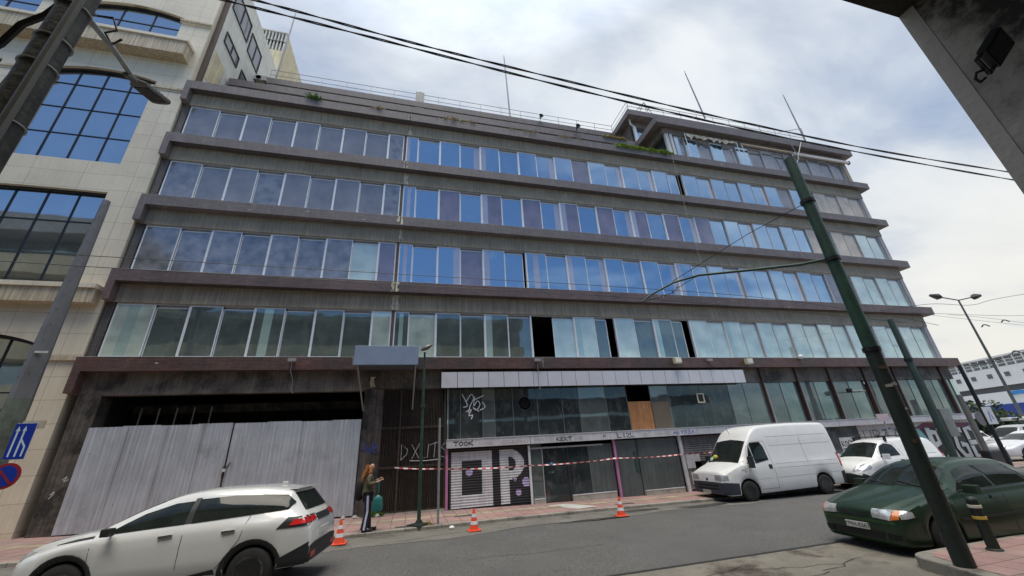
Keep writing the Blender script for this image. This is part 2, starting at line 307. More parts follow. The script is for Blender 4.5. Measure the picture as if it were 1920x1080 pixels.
# right flank wall with windows
for k in range(4):
    b = MB(); z0, z1 = Z[k], Z[k + 1] - BB
    pm = mat('pale_render', (.36, .36, .37), .7, .15, 3, streak=.2)
    b.box((30.22, .04, z0), (XW, .30, z1), pm)
    b.box((XW - .25, .30, z0), (XW - .01, DEP, z1), pm)
    b.build('corner_pier', office)
b = MB(); b.box((XL + .02, .0, Z[4] - .1), (XW, DEP, Z[4] - .02), slabM); b.build('roof_slab', office)

# windows: two-sash units ------------------------------------------------
def window(x0, x1, z0, z1, types, split=None, alu=aluM, y=.06):
    """types: list of (pane code, curtain side, open gap) per sash"""
    n = len(types); xs = [x0] + ([split] if split else [x0 + (x1 - x0) * (i + 1) / n for i in range(n - 1)]) + [x1]
    f = MB(); t = .035
    f.box((x0, y, z1 - .05), (x1, y + .12, z1), aluD); f.box((x0, y, z0), (x1, y + .12, z0 + .06), aluM)
    f.box((x0, y, z0 + .06), (x0 + t, y + .12, z1 - .05), alu); f.box((x1 - t, y, z0 + .06), (x1, y + .12, z1 - .05), alu)
    g = MB()
    for i, (code, cur, gap) in enumerate(types):
        a, c = xs[i], xs[i + 1]
        yy = y + .015 if i % 2 == 0 else y + .07
        if i: a -= .02
        if gap > 0: c -= gap
        if gap < 0: a -= gap
        if code == 'o': continue
        zt = z1 - (.05 if i % 2 == 0 else .13)
        fr = alu
        f.box((a + .01, yy - .012, z0 + .06), (a + .045, yy + .02, zt), fr); f.box((c - .045, yy - .012, z0 + .06), (c - .01, yy + .02, zt), fr)
        f.box((a + .045, yy - .012, zt - .035), (c - .045, yy + .02, zt), fr); f.box((a + .045, yy - .012, z0 + .06), (c - .045, yy + .02, z0 + .10), fr)
        if i % 2: f.box((x0 + (x1 - x0) * .0 + .05 if False else a + .045, y + .10, zt), (c - .03, y + .115, z1 - .05), aluD)
        ga, gc, gz0, gz1 = a + .045, c - .045, z0 + .10, zt - .035
        wj = random.uniform(.0, .006)
        def quad(p, q, cd, dy=0.0): g.face([(p, yy + dy, gz0), (q, yy + wj + dy, gz0), (q, yy + wj + dy, gz1), (p, yy + dy, gz1)], G[cd])
        w = gc - ga
        cc = 'c' if code in 'bgp' else 'q'
        if cur == 'L': quad(ga, ga + w * .28, cc); quad(ga + w * .28, gc, code)
        elif cur == 'R': quad(ga, gc - w * .3, code); quad(gc - w * .3, gc, cc)
        elif cur == 'l': quad(ga, ga + w * .14, cc); quad(ga + w * .14, gc, code)
        elif cur == 'M': quad(ga, ga + w * .3, code); quad(ga + w * .3, ga + w * .62, cc); quad(ga + w * .62, gc, code)
        else: quad(ga, gc, code)
    fo = f.build('window', office); 
    if g.v: g.build('pane', fo)
    return fo
ROWS = {  # left section sashes (9), then middle/right sashes: small + 29
 4: ('g g g g g g g g r', 'bL b b bR bL b b bR b p b bR b bR b b- b bR b b b bR b g b t t t t t t'),
 3: ('r g g r g g g g r', 'bM b p b pL b p bR pL b p bR pL b p bR p b b bR b b b b t t t t w w w'),
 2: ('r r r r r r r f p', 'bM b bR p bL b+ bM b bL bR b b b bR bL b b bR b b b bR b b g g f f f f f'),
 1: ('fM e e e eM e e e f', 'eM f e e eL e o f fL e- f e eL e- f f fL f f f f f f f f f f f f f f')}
U0 = [(-10.22, -8.0, -9.05), (-8.0, -5.9, None), (-5.9, -3.8, None), (-3.8, -1.68, None)]
def parse(s):
    r = []
    for w in s.split():
        cur = ''.join(c for c in w[1:] if c in 'LRMl'); r.append((w[0], cur, .42 if '-' in w else (.14 if '+' in w else 0)))
    return r
for k, (ls, ms) in ROWS.items():
    z0, z1 = Z[k - 1] + .0, Z[k] - BB
    a = parse(ls); i = 0
    for (x0, x1, sp) in U0: window(x0, x1, z0, z1, a[i:i + 2], sp); i += 2
    window(-1.68, -.94, z0, z1, a[8:9])
    b_ = parse(ms); window(-.82, .86, z0, z1, b_[:2], -.22); i = 2
    for j in range(14):
        x0 = .86 + 2.093 * j; window(x0, x0 + 2.093, z0, z1, b_[i:i + 2], alu=aluM if j < 7 else aluD); i += 2  # right-half frames take the darker aluminium to imitate their shaded sides
# expansion joint: cream plaster patches and open crack
for i, z in enumerate(Z):
    rn = random.Random(i); xj = [-.86, -.86, -.84, -.78, -.72][i] if i else -.9
    def blob(cx, w, za, zb):
        n = 5; l = [(cx - w / 2 + rn.uniform(-.05, .05), za + (zb - za) * t / n) for t in range(n + 1)]; r = [(cx + w / 2 + rn.uniform(-.06, .06), zb - (zb - za) * t / n) for t in range(n + 1)]; return l + r
    b = MB(); w = [.05, .28, .22, .13, .07][i]
    if i: b.prism(blob(xj, w, z - BH + .01, z - .03), -OV - .006, -OV + .01, patchM)
    b.prism(blob(xj + (.05 if i else -.55), [.14, .3, .2, .18, .1][i], z - BB + .01, z - BH - .03 - (.2 if i == 0 else 0)), -.006, .01, patchM)
    b.box((xj - .02, -OV - .008, z - BH), (xj + .02, -OV - .001, z - .05), darkM)
    b.build('joint_patch', office)
    b = MB(); b.box((-.94, .05, z), (-.82, .12, (Z[i + 1] if i < 4 else z + 2) - BB), mat('joint_filler', (.11, .08, .065), .8)); 
    if i < 4: b.build('joint_filler', office)

# set-back floors and penthouse ------------------------------------------
rb = MB(); rb.box((-10.3, 1.96, ZR - BH), (14.3, 2.3, ZR - .01), ledgeU); rb.box((-10.3, 2.3, Z[4]), (14.3, 2.5, ZR - BH), beamM); rb.box((-10.29, 1.97, ZR - .01), (14.29, 2.29, ZR), sillM); rb.build('setback_parapet', office)
rb = MB(); rb.box((-10.3, 4.2, Z7 - BH), (14.25, 4.5, Z7 - .01), ledgeU); rb.box((-10.3, 4.5, ZR - .3), (14.25, 4.7, Z7 - BH), beamM); rb.box((-10.29, 4.21, Z7 - .01), (14.24, 4.49, Z7), sillM); rb.box((-10.3, 2.3, ZR - .4), (14.25, 12, ZR - .1), slabM)
rb.build('setback_parapet', office)
pen = MB(); pen.box((14.37, -OV, ZR - BH), (XR, 0, ZR - .01), ledgeU); pen.box((14.38, -OV + .01, ZR - .01), (XR - .01, -.01, ZR), sillM)
pen.box((14.37, 0, ZR - BH), (14.72, 2.4, ZR - .004), ledgeU); pen.box((XW, 0, ZR - BH), (XR, 10, ZR - .004), ledgeU); pen.build('penthouse_ledge', office)
b = MB(); b.box((14.72, .0, ZR - BH + .05), (XW, 12, ZR - .05), mat('brown_soffit', (.19, .155, .13), .8, .3, 2, streak=.12)); b.build('penthouse_soffit', office)
b = MB(); b.box((14.98, .05, ZR - BH - .52), (XW, .3, ZR - BH + .05), mat('brown_soffit', (.1, .08, .07))); b.box((14.98, .3, ZR - BH - .52), (15.2, 6, ZR - BH + .05), MATS['brown_soffit']); b.build('penthouse_beam', office)
b = MB(); b.box((14.25, 1.9, Z7 - BH), (31, 2.25, Z7), ledgeU); b.box((14.25, 2.25, Z7 - BH), (14.6, 8, Z7 - .004), ledgeU); b.box((14.6, 2.25, Z7 - BH + .05), (30.9, 9, Z7 - .05), MATS['brown_soffit']); b.build('upper_roof_ledge', office)
b = MB(); b.box((14.8, 2.55, Z7 - .95), (30.5, 2.8, Z7 - BH), MATS['brown_soffit']); b.box((14.8, 2.8, ZR), (15.0, 8, Z7 - BH), MATS['brown_soffit']); b.box((15.0, 2.65, ZR), (30, 2.75, Z7 - .95), G['b']); b.box((14.9, 2.5, ZR), (15.12, 2.64, Z7 - .95), aluM); b.tube([(14.62, 2.4, Z7 - BH), (14.62, 2.4, Z7 - .9), (14.82, 2.35, Z7 - 1.15), (14.82, 2.35, ZR)], .06, aluM, 10); b.box((16.2, 2.6, ZR), (16.27, 2.65, Z7 - .95), aluM); b.build('upper_storey_wall', office)
b = MB(); b.box((15.5, .25, Z[4]), (30.3, .3, ZR - BH - .45), darkM); b.box((15.2, .3, Z[4]), (15.25, 6, ZR - BH - .5), G['k']); b.box((15.1, .02, Z[4]), (15.32, .2, ZR - BH - .5), sillM); b.box((15.42, .02, Z[4]), (15.6, .2, ZR - BH - .5), sillM)
b.box((30.15, .03, Z[4]), (30.5, .3, ZR - BH - .5), beamM); b.box((30.4, .3, Z[4]), (30.5, 8, ZR - BH - .5), beamM); b.build('penthouse_wall', office)
px6 = [15.75, 16.5, 18.5, 20.6, 22.75, 24.8, 26.9, 28.95]
for a, c in zip(px6, px6[1:] + [30.15]): window(a, c, Z[4] + .0, ZR - BH - .55, parse('b g' if a < 22 else 'g g'), alu=aluD, y=.1)

# ground floor and mezzanine ---------------------------------------------
ZG = Z[0] - BB      # underside of first beam 4.47
b = MB(); b.box((-10.28, -.02, .3), (-9.66, .5, ZG), colM); b.box((XL + .02, .3, .2), (-10.28, 6, ZG), colM); b.build('column', office)
b = MB(); b.box((-1.68, -.03, .1), (-1.0, .5, ZG), colM); b.build('column', office)
b = MB(); b.box((-9.66, .0, ZG - .05), (-1.68, .3, ZG), beamD); b.box((-9.66, 5.6, .3), (-1, 5.9, ZG), slabM); b.box((-9.5, 1.4, 3.95), (-1.7, 1.7, 4.25), colM); b.box((-9.5, 3.2, .3), (-9.0, 3.6, ZG), slabM); b.build('garage_bay', office)
b = MB()
for k in range(5): x = -9.0 + .52 * k; b.box((x, .9, 2.4), (x + .035, .93, 4.1 - .0), mat('pale_rail', (.4, .38, .33)))
b.build('inner_railing', office)
b = MB(); b.box((-1.0, 1.4, .1), (30.3, 1.5, ZG), darkM); b.box((-1.0, .3, 2.25), (30.3, 1.4, 2.4), slabM); b.build('shop_backing', office)
# louvre gate
lv = mat('rusted_louvre', (.075, .055, .042), .6, .3, 6, metal=.3, streak=.35, col2=(.16, .07, .035), k2=(.58, .72))
b = MB()
for z0, z1 in ((.38, 1.70), (1.78, 3.02), (3.1, 4.42)):
    n = 40
    for k in range(n):
        x = -.99 + 2.28 * k / n; b.box((x, -.0, z0), (x + .02, .06, z1), lv)
    b.box((-1.0, -.015, z0 - .045), (1.31, .07, z0), lv); b.box((-1.0, -.015, z1), (1.31, .07, z1 + .03), lv)
b.box((-1.0, .08, .33), (1.31, .1, 4.45), darkM)
for x in (-.35, 1.29): b.box((x - .03, -.03, .35), (x + .03, .05, 4.44), lv)
gate = b.build('louvre_gate', office)
rnd = random.Random(3)
b = MB(); wt = mat('white_paint', (.8, .8, .8), .6, .08); lgt0 = mat('chalky_paint', (.5, .5, .5), .7, .3, 20); write(b, 'DXUTS', -.25, 1.98, .5, .26, .018, FY(-.03), lgt0, rnd, .35); ribbon(b, [(.05, 1.93), (.6, 1.9), (1.15, 1.93)], .02, FY(-.03), wt); b.build('painted_tag', gate)
b = MB(); b.box((-1.0, -.06, .05), (1.36, .3, .33), mat('kerb_concrete', (.42, .39, .33), .85, .2, 4, bump=.3, col2=(.18, .17, .15), k2=(.55, .7))); b.build('plinth', office)
# white fascia
b = MB(); fw = mat('white_fascia', (.62, .62, .66), .45, .06, 1, col2=(.42, .42, .44), k2=(.6, .8)); n = 23; x0, x1 = 1.1, 15.48
for k in range(n):
    a = x0 + (x1 - x0) * k / n; c = x0 + (x1 - x0) * (k + 1) / n; dz = random.uniform(-.004, .004); b.box((a + .01, -.31 + dz, 4.43), (c - .01, -.27, 5.03), fw)
b.box((x0 + .02, -.27, 4.45), (x1 - .02, -.02, 5.0), darkM); b.build('fascia_board', office)
# mezzanine glazing
zz0, zz1 = 2.55, ZG - .02
xsm = [1.36, 1.42, 1.88, 2.75, 3.24, 3.99, 5.03, 6.12, 6.88, 8.15, 9.16, 10.35, 11.3, 13.0, 14.6, 15.5, 16.7]
code = 'f k k q k k k k s k o s k k s s'.split()
code = ['q', 'k', 'k', 's', 'k', 'k', 'k', 'k', 's', 'k', 'o', 's', 'k', 'k', 's', 's']
g = MB(); fr = mat('thin_steel', (.16, .17, .17), .5)
for a, c, cd in zip(xsm, xsm[1:], code):
    if cd != 'o': g.face([(a + .008, .02, zz0), (c - .008, .02, zz0), (c - .008, .02, zz1), (a + .008, .02, zz1)], G[cd])
    g.box((c - .012, .005, zz0), (c + .012, .06, zz1), fr)
mz = g.build('mezzanine_glazing', office)
b = MB(); b.box((9.18, .0, zz0 + .02), (10.3, .03, 3.74), mat('orange_plywood', (.42, .19, .07), .7, .2, 3, streak=.2)); b.box((10.36, .0, zz0 + .02), (11.22, .014, 3.70), mat('dull_plywood', (.16, .12, .085), .6)); b.build('plywood_sheet', mz)
b = MB(); b.lathe([(.235, -.006), (.235, .0), (.195, .0), (.195, -.006), (.235, -.006)], aluD, (4.5, .008, 3.81), ax='y', n=24); vh = b.build('vent_rim', mz); b = MB(); b.face([(4.5 + .2 * math.cos(t), .0, 3.81 + .2 * math.sin(t)) for t in [2 * PI * k / 24 for k in range(24)]], mat('vent_black', (.002, .002, .002), 1)); b.build('vent_hole', mz)
b = MB(); fx = (12.76, 13.14, 3.59, 4.02); cf = mat('cream_frame', (.66, .6, .45))
b.box((fx[0], -.03, fx[2]), (fx[0] + .05, .01, fx[3]), cf); b.box((fx[1] - .05, -.03, fx[2]), (fx[1], .01, fx[3]), cf); b.box((fx[0] + .05, -.03, fx[2]), (fx[1] - .05, .01, fx[2] + .05), cf); b.box((fx[0] + .05, -.03, fx[3] - .05), (fx[1] - .05, .01, fx[3]), cf); b.box((fx[0] + .05, -.01, fx[2] + .05), (fx[1] - .05, .0, fx[3] - .05), darkM); b.build('vent_frame', mz)
b = MB(); rnd = random.Random(5)
for st in ([(1.95, 4.2), (2.15, 3.8), (2.0, 3.72)], [(2.12, 3.95), (2.3, 4.2), (2.4, 4.05), (2.25, 3.75), (2.2, 3.5)], [(2.45, 4.1), (2.4, 3.75), (2.55, 3.95), (2.65, 3.8), (2.5, 3.6), (2.35, 3.72), (2.6, 3.55)], [(2.1, 3.55), (2.3, 3.62), (2.2, 3.4), (2.35, 3.42), (2.3, 3.28)], [(2.35, 3.95), (2.8, 4.15)], [(2.75, 3.9), (2.85, 3.7), (2.65, 3.6)]):
    ribbon(b, smoothp(st), .035, FY(.0), wt, lift=rnd.uniform(.001, .006))
b.build('painted_tag', mz)
# right-hand mezzanine bays with rust brown mullions
mul = mat('rust_mullion', (.07, .035, .028), .6, .3, 5, streak=.3)
xr = [16.7, 18.92, 21.1, 23.55, 25.8, 27.8, 29.55]
g = MB(); gf = mat('pale_stile', (.3, .31, .3), .5)
for a, c in zip(xr, xr[1:] + [30.2]):
    mid = (a + c) / 2; g.face([(a + .25, .05, zz0), (mid, .05, zz0), (mid, .05, zz1), (a + .25, .05, zz1)], G['s']); g.face([(mid, .055, zz0), (c - .1, .055, zz0), (c - .1, .055, zz1), (mid, .055, zz1)], G['e'])
    g.box((mid - .012, .03, zz0), (mid + .012, .08, zz1), fr); g.box((a + .06, .02, zz0), (a + .25, .1, zz1), gf); g.box((c - .14, .06, zz0), (c - .03, .1, zz1), darkM)
g.build('mezzanine_glazing', office)
for x in xr: b = MB(); b.box((x - .03, -.1, zz0), (x + .03, .04, Z[0] - BH - .01), mul); b.build('mullion', office)
b = MB(); b.box((30.2, .02, zz0), (30.5, .1, zz1), G['f']); b.box((30.4, .1, zz0), (30.5, 8, zz1), G['f']); b.build('corner_glazing', office)
# white band over the shops, painted tags
bandM = mat('white_band', (.60, .59, .60), .6, .1, 2, streak=.1, col2=(.38, .37, .36), k2=(.6, .75))
b = MB(); b.box((1.34, -.2, 2.26), (30.9, .1, 2.545), bandM); b.box((1.34, -.22, 2.545), (30.9, .1, 2.57), bandM)
band = b.build('shop_band', office)
for x in (4.55, 8.3, 12.2, 16.4, 20.4, 24.6, 28): b = MB(); b.box((x, -.203, 2.27), (x + .015, -.19, 2.54), darkM); b.build('panel_joint', band)
blk = mat('black_paint', (.02, .02, .02), .5, .1); pnk = mat('faded_pink_paint', (.5, .3, .33), .6); blu = mat('blue_paint', (.07, .10, .38), .6); mauve = mat('faded_mauve_paint', (.32, .26, .38), .6)
def tagp(parent, txt, u, v, h, w, st, mt, y=-.205, sd=1, gap=.3, sm=False):
    q = MB(); write(q, txt, u, v, h, w, st, FY(y), mt, random.Random(sd), gap, smooth=sm); return q.build('painted_tag', parent)
tagp(band, 'TOOK', 1.62, 2.33, .14, .14, .032, blk, sd=2); tagp(band, 'MMS', 2.55, 2.32, .1, .14, .014, pnk, sd=3); tagp(band, 'CRASH', 3.4, 2.32, .12, .15, .014, pnk, sd=4)
tagp(band, 'HAIC', 4.75, 2.34, .12, .16, .012, mat('grey_paint', (.35, .34, .36)), sd=5); tagp(band, 'KERT', 5.65, 2.31, .13, .13, .03, blk, sd=6); tagp(band, 'ME', 6.45, 2.33, .1, .14, .014, MATS['grey_paint'], sd=7)
tagp(band, 'P', 7.7, 2.33, .13, .1, .02, blk, sd=8); tagp(band, 'LIZL', 8.35, 2.31, .15, .15, .03, blk, sd=9); tagp(band, 'O', 9.55, 2.30, .12, .14, .014, mauve, sd=10, sm=True); tagp(band, 'NAWE', 10.1, 2.33, .1, .15, .012, mauve, sd=11); tagp(band, 'ABYSSA', 11.0, 2.32, .14, .14, .025, blu, sd=12)
# shop fronts
shm = mat('painted_slats_black', (.010, .010, .011), .5, .2, 4); shw = mat('silver_paint', (.60, .60, .61), .5, .12, 4, streak=.12); lil = mat('lilac_paint', (.46, .38, .60), .6)
def slats(mb, x0, x1, z0, z1, mt, y=0., pitch=.085, depth=.018):
    n = int((z1 - z0) / pitch); 
    for k in range(n):
        a = z0 + (z1 - z0) * k / n; c = a + (z1 - z0) / n
        mb.face([(x0, y, a), (x1, y, a), (x1, y - depth, a + (c - a) * .5), (x0, y - depth, a + (c - a) * .5)], mt); mb.face([(x0, y - depth, a + (c - a) * .5), (x1, y - depth, a + (c - a) * .5), (x1, y, c), (x0, y, c)], mt)
b = MB(); slats(b, 1.46, 4.5, .24, 2.24, shm, .03); b.box((1.46, .035, .2), (4.5, .06, 2.24), darkM); b.box((1.46, -.01, .19), (4.5, .06, .25), shm)
opsh = b.build('roller_shutter', office)
pitch = 2.0 / int(2.0 / .085)
def onslats(u, v, d=0):
    f = ((v - .24) / pitch) % 1; dd = .018 * (1 - abs(f - .5) * 2); return (u, .03 - dd - .0035 - d, v)
def slatfill(mb, test, u0, u1, v0, v1, mt, nu=90, nv=None, lift=0):
    rows = int(round((v1 - v0) / (pitch / 2)))
    du = (u1 - u0) / nu
    for r in range(rows):
        va = v0 + (pitch / 2) * r; vb = va + pitch / 2; run = None
        for k in range(nu + 1):
            ins = k < nu and test(u0 + du * (k + .5), (va + vb) / 2)
            if ins and run is None: run = u0 + du * k
            if not ins and run is not None: mb.face([onslats(run, va, lift), onslats(u0 + du * k, va, lift), onslats(u0 + du * k, vb, lift), onslats(run, vb, lift)], mt); run = None
b = MB()
slatfill(b, lambda u, v: 1.53 < u < 3.06 and .30 < v < 2.13 and not (1.92 < u < 2.68 and .69 < v < 1.8), 1.5, 3.1, .24, 2.2, shw)
b.build('painted_letter', opsh); b = MB()
def Pt(u, v):
    if 3.36 < u < 3.70 and .30 < v < 2.13: return True
    e = ((u - 3.66) / .66) ** 2 + ((v - 1.60) / .53) ** 2; e2 = ((u - 3.72) / .27) ** 2 + ((v - 1.60) / .25) ** 2
    return u >= 3.66 and e < 1 and e2 > 1
slatfill(b, Pt, 3.3, 4.4, .24, 2.2, shw); b.build('painted_letter', opsh); b = MB()
for cx, cz, r in ((2.2, 1.42, .13), (3.93, 1.06, .06), (4.36, .95, .16), (4.04, .62, .11)): b = MB(); slatfill(b, lambda u, v: (u - cx) ** 2 + (v - cz) ** 2 < r * r, cx - r, cx + r, .24, 2.2, lil, 24, lift=.003); b.build('painted_dot', opsh)
door = mat('grey_metal_door', (.10, .115, .11), .55, .15, 2, streak=.2)
b = MB(); b.box((4.55, .02, .2), (5.05, .05, 2.25), G['s']); b.box((5.05, .03, .18), (6.12, .05, 2.05), G['k']); b.box((6.14, .03, .2), (7.0, .05, 2.05), G['k']); b.box((7.02, .02, .3), (8.1, .05, 2.12), door); b.box((4.6, .0, 2.06), (7.7, .04, 2.12), aluD); b.box((5.05, .0, .2), (5.08, .04, 2.05), aluD); b.box((6.1, .0, .2), (6.15, .04, 2.05), darkM); b.build('shop_front', office)
b = MB(); b.box((8.28, .02, .1), (9.24, .05, 2.2), door); b.box((9.27, .02, .2), (11.2, .05, 2.2), door); b.box((9.24, .0, .1), (9.27, .03, 2.2), darkM); b.box((9.05, -.015, 1.0), (9.2, .02, 1.75), mat('dark_teal', (.03, .07, .06))); b.build('shop_front', office)
for a, c, h in ((4.6, 5.05, .33), (6.15, 8.0, .35), (9.27, 11.1, .27)): b = MB(); b.box((a, -.10, sw(a) - .15), (c, .05, h), mat('kerb_concrete', (.4, .4, .4))); b.box((a, -.11, h), (c, -.02, h + .03), sillM); b.build('plinth', office)
b = MB(); b.box((4.49, -.06, .18), (4.57, .0, 2.2), aluM); b.build('door_post', office)
for x in (1.37, 8.18): b = MB(); b.box((x - .045, -.09, sw(x) - .05), (x + .045, .0, 2.26), mat('pink_paint', (.50, .20, .36), .5, .12, 3)); b.build('door_post', office)
b = MB(); b.box((11.25, -.08, .08), (11.4, .0, 2.26), shw); b.build('door_post', office)
b = MB(); slats(b, 11.42, 15.3, .15, 2.2, mat('weathered_slats', (.17, .16, .16), .5, .25, 3, streak=.3), .03); b.box((11.42, .035, .1), (15.3, .06, 2.24), darkM); s2 = b.build('roller_shutter', office)
b = MB(); 
for a, c, d, e, mt in ((11.5, .95, 12.2, 1.5, shw), (11.6, .35, 11.95, .8, shw), (11.9, .9, 12.6, 1.2, shm)): b.box((a, -.0, c), (d, .012, e), mt)
b.build('painted_blocks', s2)
b = MB(); b.box((15.3, .0, .05), (19.2, .2, 2.26), mat('graffiti_wall_dark', (.06, .065, .062), .7, .4, 2, col2=(.14, .15, .15), k2=(.5, .6))); gw1 = b.build('shop_wall', office)
wtm = mat('white_tile', (.62, .6, .57), .5, .1, 3, streak=.15); 
b = MB(); b.box((19.2, .0, .05), (21.7, .2, 2.26), MATS['graffiti_wall_dark']); gw2 = b.build('shop_wall', office)
b = MB(); b.box((21.7, -.02, .02), (30.0, .2, 2.26), bricks(mat('white_wall_tile', (.55, .53, .50), .5, .12, 2, streak=.15), .5, .5, (.5, .5, .5), .01, var=.05)); b.box((30.0, -.02, .02), (30.3, 6, 2.26), wtm); gw3 = b.build('shop_wall', office)
# graffiti on those walls
b = MB(); rnd = random.Random(8); gt = mat('grey_teal_paint', (.25, .33, .33), .6)
for k in range(6):
    cx, cz = 18.2 + rnd.uniform(0, 2.9), 1.1 + rnd.uniform(-.3, .9); r = rnd.uniform(.15, .35); ribbon(b, smoothp([(cx + r * math.cos(t), cz + r * math.sin(t)) for t in (0, .9, 1.8, 2.7, 3.6, 4.6)]), .05, FY(-.006), gt, lift=k * .001)
b.build('painted_tag', gw2)
b = MB(); b.box((20.3, -.012, .5), (21.3, -.002, 1.75), mat('paper_white', (.68, .68, .66), .7)); write(b, 'ROCK', 20.38, 1.35, .25, .16, .05, FY(-.014), blk, random.Random(2), .3); write(b, 'THE', 20.38, 1.0, .25, .2, .05, FY(-.014), blk, random.Random(3), .35); write(b, 'CITY', 20.38, .64, .28, .16, .05, FY(-.014), blk, random.Random(4), .3); b.build('poster', gw2)
b = MB(); write(b, 'URTA', 22.0, 1.35, .65, .45, .045, FY(-.026), blk, random.Random(21), .5, smooth=True); write(b, 'KGN', 24.4, 1.1, .8, .45, .05, FY(-.026), mat('maroon_paint', (.20, .05, .08)), random.Random(22), .3, smooth=True); b.build('painted_tag', gw3)
cyn = mat('cyan_paint', (.18, .42, .42), .6); mar = MATS['maroon_paint']; lgt = mat('pale_grey_paint', (.55, .58, .57), .6, .1)
b = MB(); b.prism([(25.2, .25), (26.4, .15), (29.9, .15), (29.9, 1.9), (27, 2.1), (25.4, 1.9)], -.027, -.021, blk, 'y'); b.prism([(25.1, .9), (25.9, .5), (26.3, 1.4), (25.9, 1.95), (25.0, 1.9)], -.030, -.022, cyn, 'y'); b.prism([(28.0, .12), (29.2, .12), (29.0, .42), (28.2, .42)], -.031, -.022, cyn, 'y')
b.prism([(25.1, 1.8), (26.4, 2.2), (29.9, 2.1), (29.9, 1.85), (26.5, 2.0)], -.029, -.022, mar, 'y')
def fat(pts, w, lift): ribbon(b, pts, w + .09, FY(-.03), blk, lift=lift); ribbon(b, pts, w, FY(-.03), lgt, lift=lift + .004)
fat([(26.5, .35), (26.5, 1.85)], .34, .001); fat([(26.5, 1.75), (27.0, 1.7), (27.0, 1.2), (26.6, 1.1)], .26, .002)
fat([(27.2, .35), (27.9, 1.85)], .32, .003); fat([(27.9, .35), (27.3, 1.85)], .32, .009)
fat([(28.9, 1.75), (28.4, 1.8), (28.2, .9), (28.5, .45), (28.9, .5), (28.9, 1.0), (28.6, 1.05)], .28, .015)
fat([(29.7, 1.8), (29.3, 1.8), (29.3, .45), (29.8, .45)], .28, .02); fat([(29.3, 1.1), (29.7, 1.1)], .22, .026)
b.build('graffiti_piece', gw3)
b = MB(); write(b, 'DJP', -1.55, 2.36, .22, .13, .022, FY(-.034), blu, random.Random(31), .2, smooth=True); write(b, 'SRE', -1.5, 2.28, .16, .13, .018, FY(-.036), blu, random.Random(32), .2, smooth=True); b.build('painted_tag', office)
b = MB(); ribbon(b, smoothp([(-9.9, 2.0), (-9.8, 2.08), (-9.85, 1.95), (-9.75, 2.0)]), .015, FY(-.024), wt); ribbon(b, smoothp([(-10.05, 1.62), (-9.98, 1.7), (-10.0, 1.6), (-10.06, 1.52)]), .015, FY(-.024), wt); b.build('painted_tag', office)
# roof railing
def rail(pts, name='railing', hh=.85, mt=None, step=1.5):
    mt = mt or mat('galvanised', (.36, .37, .38), .45, .12, 6, metal=.5); b = MB()
    for p, q in zip(pts, pts[1:]):
        p, q = Vector(p), Vector(q); n = max(1, int((q - p).length / step))
        for dz in (hh, hh * .5): b.tube([p + Vector((0, 0, dz)), q + Vector((0, 0, dz))], .02, mt, 5)
        for k in range(n + 1): r = p.lerp(q, k / n); b.tube([r, r + Vector((0, 0, hh))], .018, mt, 5)
    return b.build(name, office)
rail([(-9.6, 4.35, Z7), (14.4, 4.35, Z7), (14.4, 2.0, Z7), (31, 2.0, Z7)])

rn = random.Random(77); chp = mat('chip_pale', (.5, .47, .42), .8)
for k in range(26):
    i = rn.choice((0, 1, 1, 2, 2, 3, 4)); x = rn.uniform(-9, 29); z = Z[i] - rn.uniform(.06, .44); w, h = rn.uniform(.03, .22), rn.uniform(.015, .05)
    b = MB(); b.prism([(x, z), (x + w, z + rn.uniform(-.01, .01)), (x + w * .8, z + h), (x + w * .2, z + h * .8)], -OV - .005, -OV + .01, chp if rn.random() < .6 else darkM); b.build('tile_chip', office)
for k in range(14):
    i = rn.choice((0, 1, 2, 3, 4)); x = rn.uniform(-9, 29); w = rn.uniform(.05, .25); h = rn.uniform(.2, .44); b = MB(); b.prism([(x, Z[i] - .02), (x + w, Z[i] - .02), (x + w * .7, Z[i] - .02 - h), (x + w * .3, Z[i] - .02 - h * .9)], -OV - .003, -OV + .01, mat('lime_run', (.21, .185, .175), .8, .3, 6)); b.build('lime_run', office)

# ================================================================== LEFT NEIGHBOUR
marble = bricks(mat('beige_marble', (.70, .635, .50), .45, .05, .7, streak=.05, col2=(.56, .50, .39), k2=(.5, .8)), 1.6, .72, (.62, .58, .52), .009, 0, var=.03)
cornM = mat('cornice_stone', (.52, .44, .31), .6, .14, 1.5, streak=.28, col2=(.33, .24, .14), k2=(.6, .75))
frm = mat('black_mullion', (.012, .012, .014), .4)
gm = glassy('mirror_glass', (.10, .115, .125), (.68, .76, .82), .62, wav=.03)
nb = thing('corner_building', (-19, 0, .5), 'beige marble clad building with arched mirror glass windows, left of the dark office block', 'building')
XE = -10.58
def arc(x0, x1, z, rise, n=12): return [(x0 + (x1 - x0) * k / n, z + rise * (1 - (2 * k / n - 1) ** 2)) for k in range(n + 1)]
def awin(x0, x1, z0, z1, rise, nx, zs):
    """arched mirror window with grid; wall pieces are built separately"""
    top = arc(x0, x1, z1, rise); f = MB(); g = MB(); g.prism([(x0, z0)] + [(x1, z0)] + top[::-1], .22, .25, gm)
    zt = lambda x: z1 + rise * (1 - (2 * (x - x0) / (x1 - x0) - 1) ** 2)
    for k in range(1, nx): x = x0 + (x1 - x0) * k / nx; f.box((x - .018, .185, z0), (x + .018, .22, zt(x)), frm)
    for z in zs: f.box((x0, .19, z - .018), (x1, .218, z + .018), frm)
    for a, c in zip(top, top[1:]): f.prism([a, c, (c[0], c[1] - .10), (a[0], a[1] - .10)], .13, .2, frm)
    f.box((x0, .15, z0 - .0), (x1, .22, z0 + .05), frm); fo = f.build('window', nb); g.build('pane', fo)
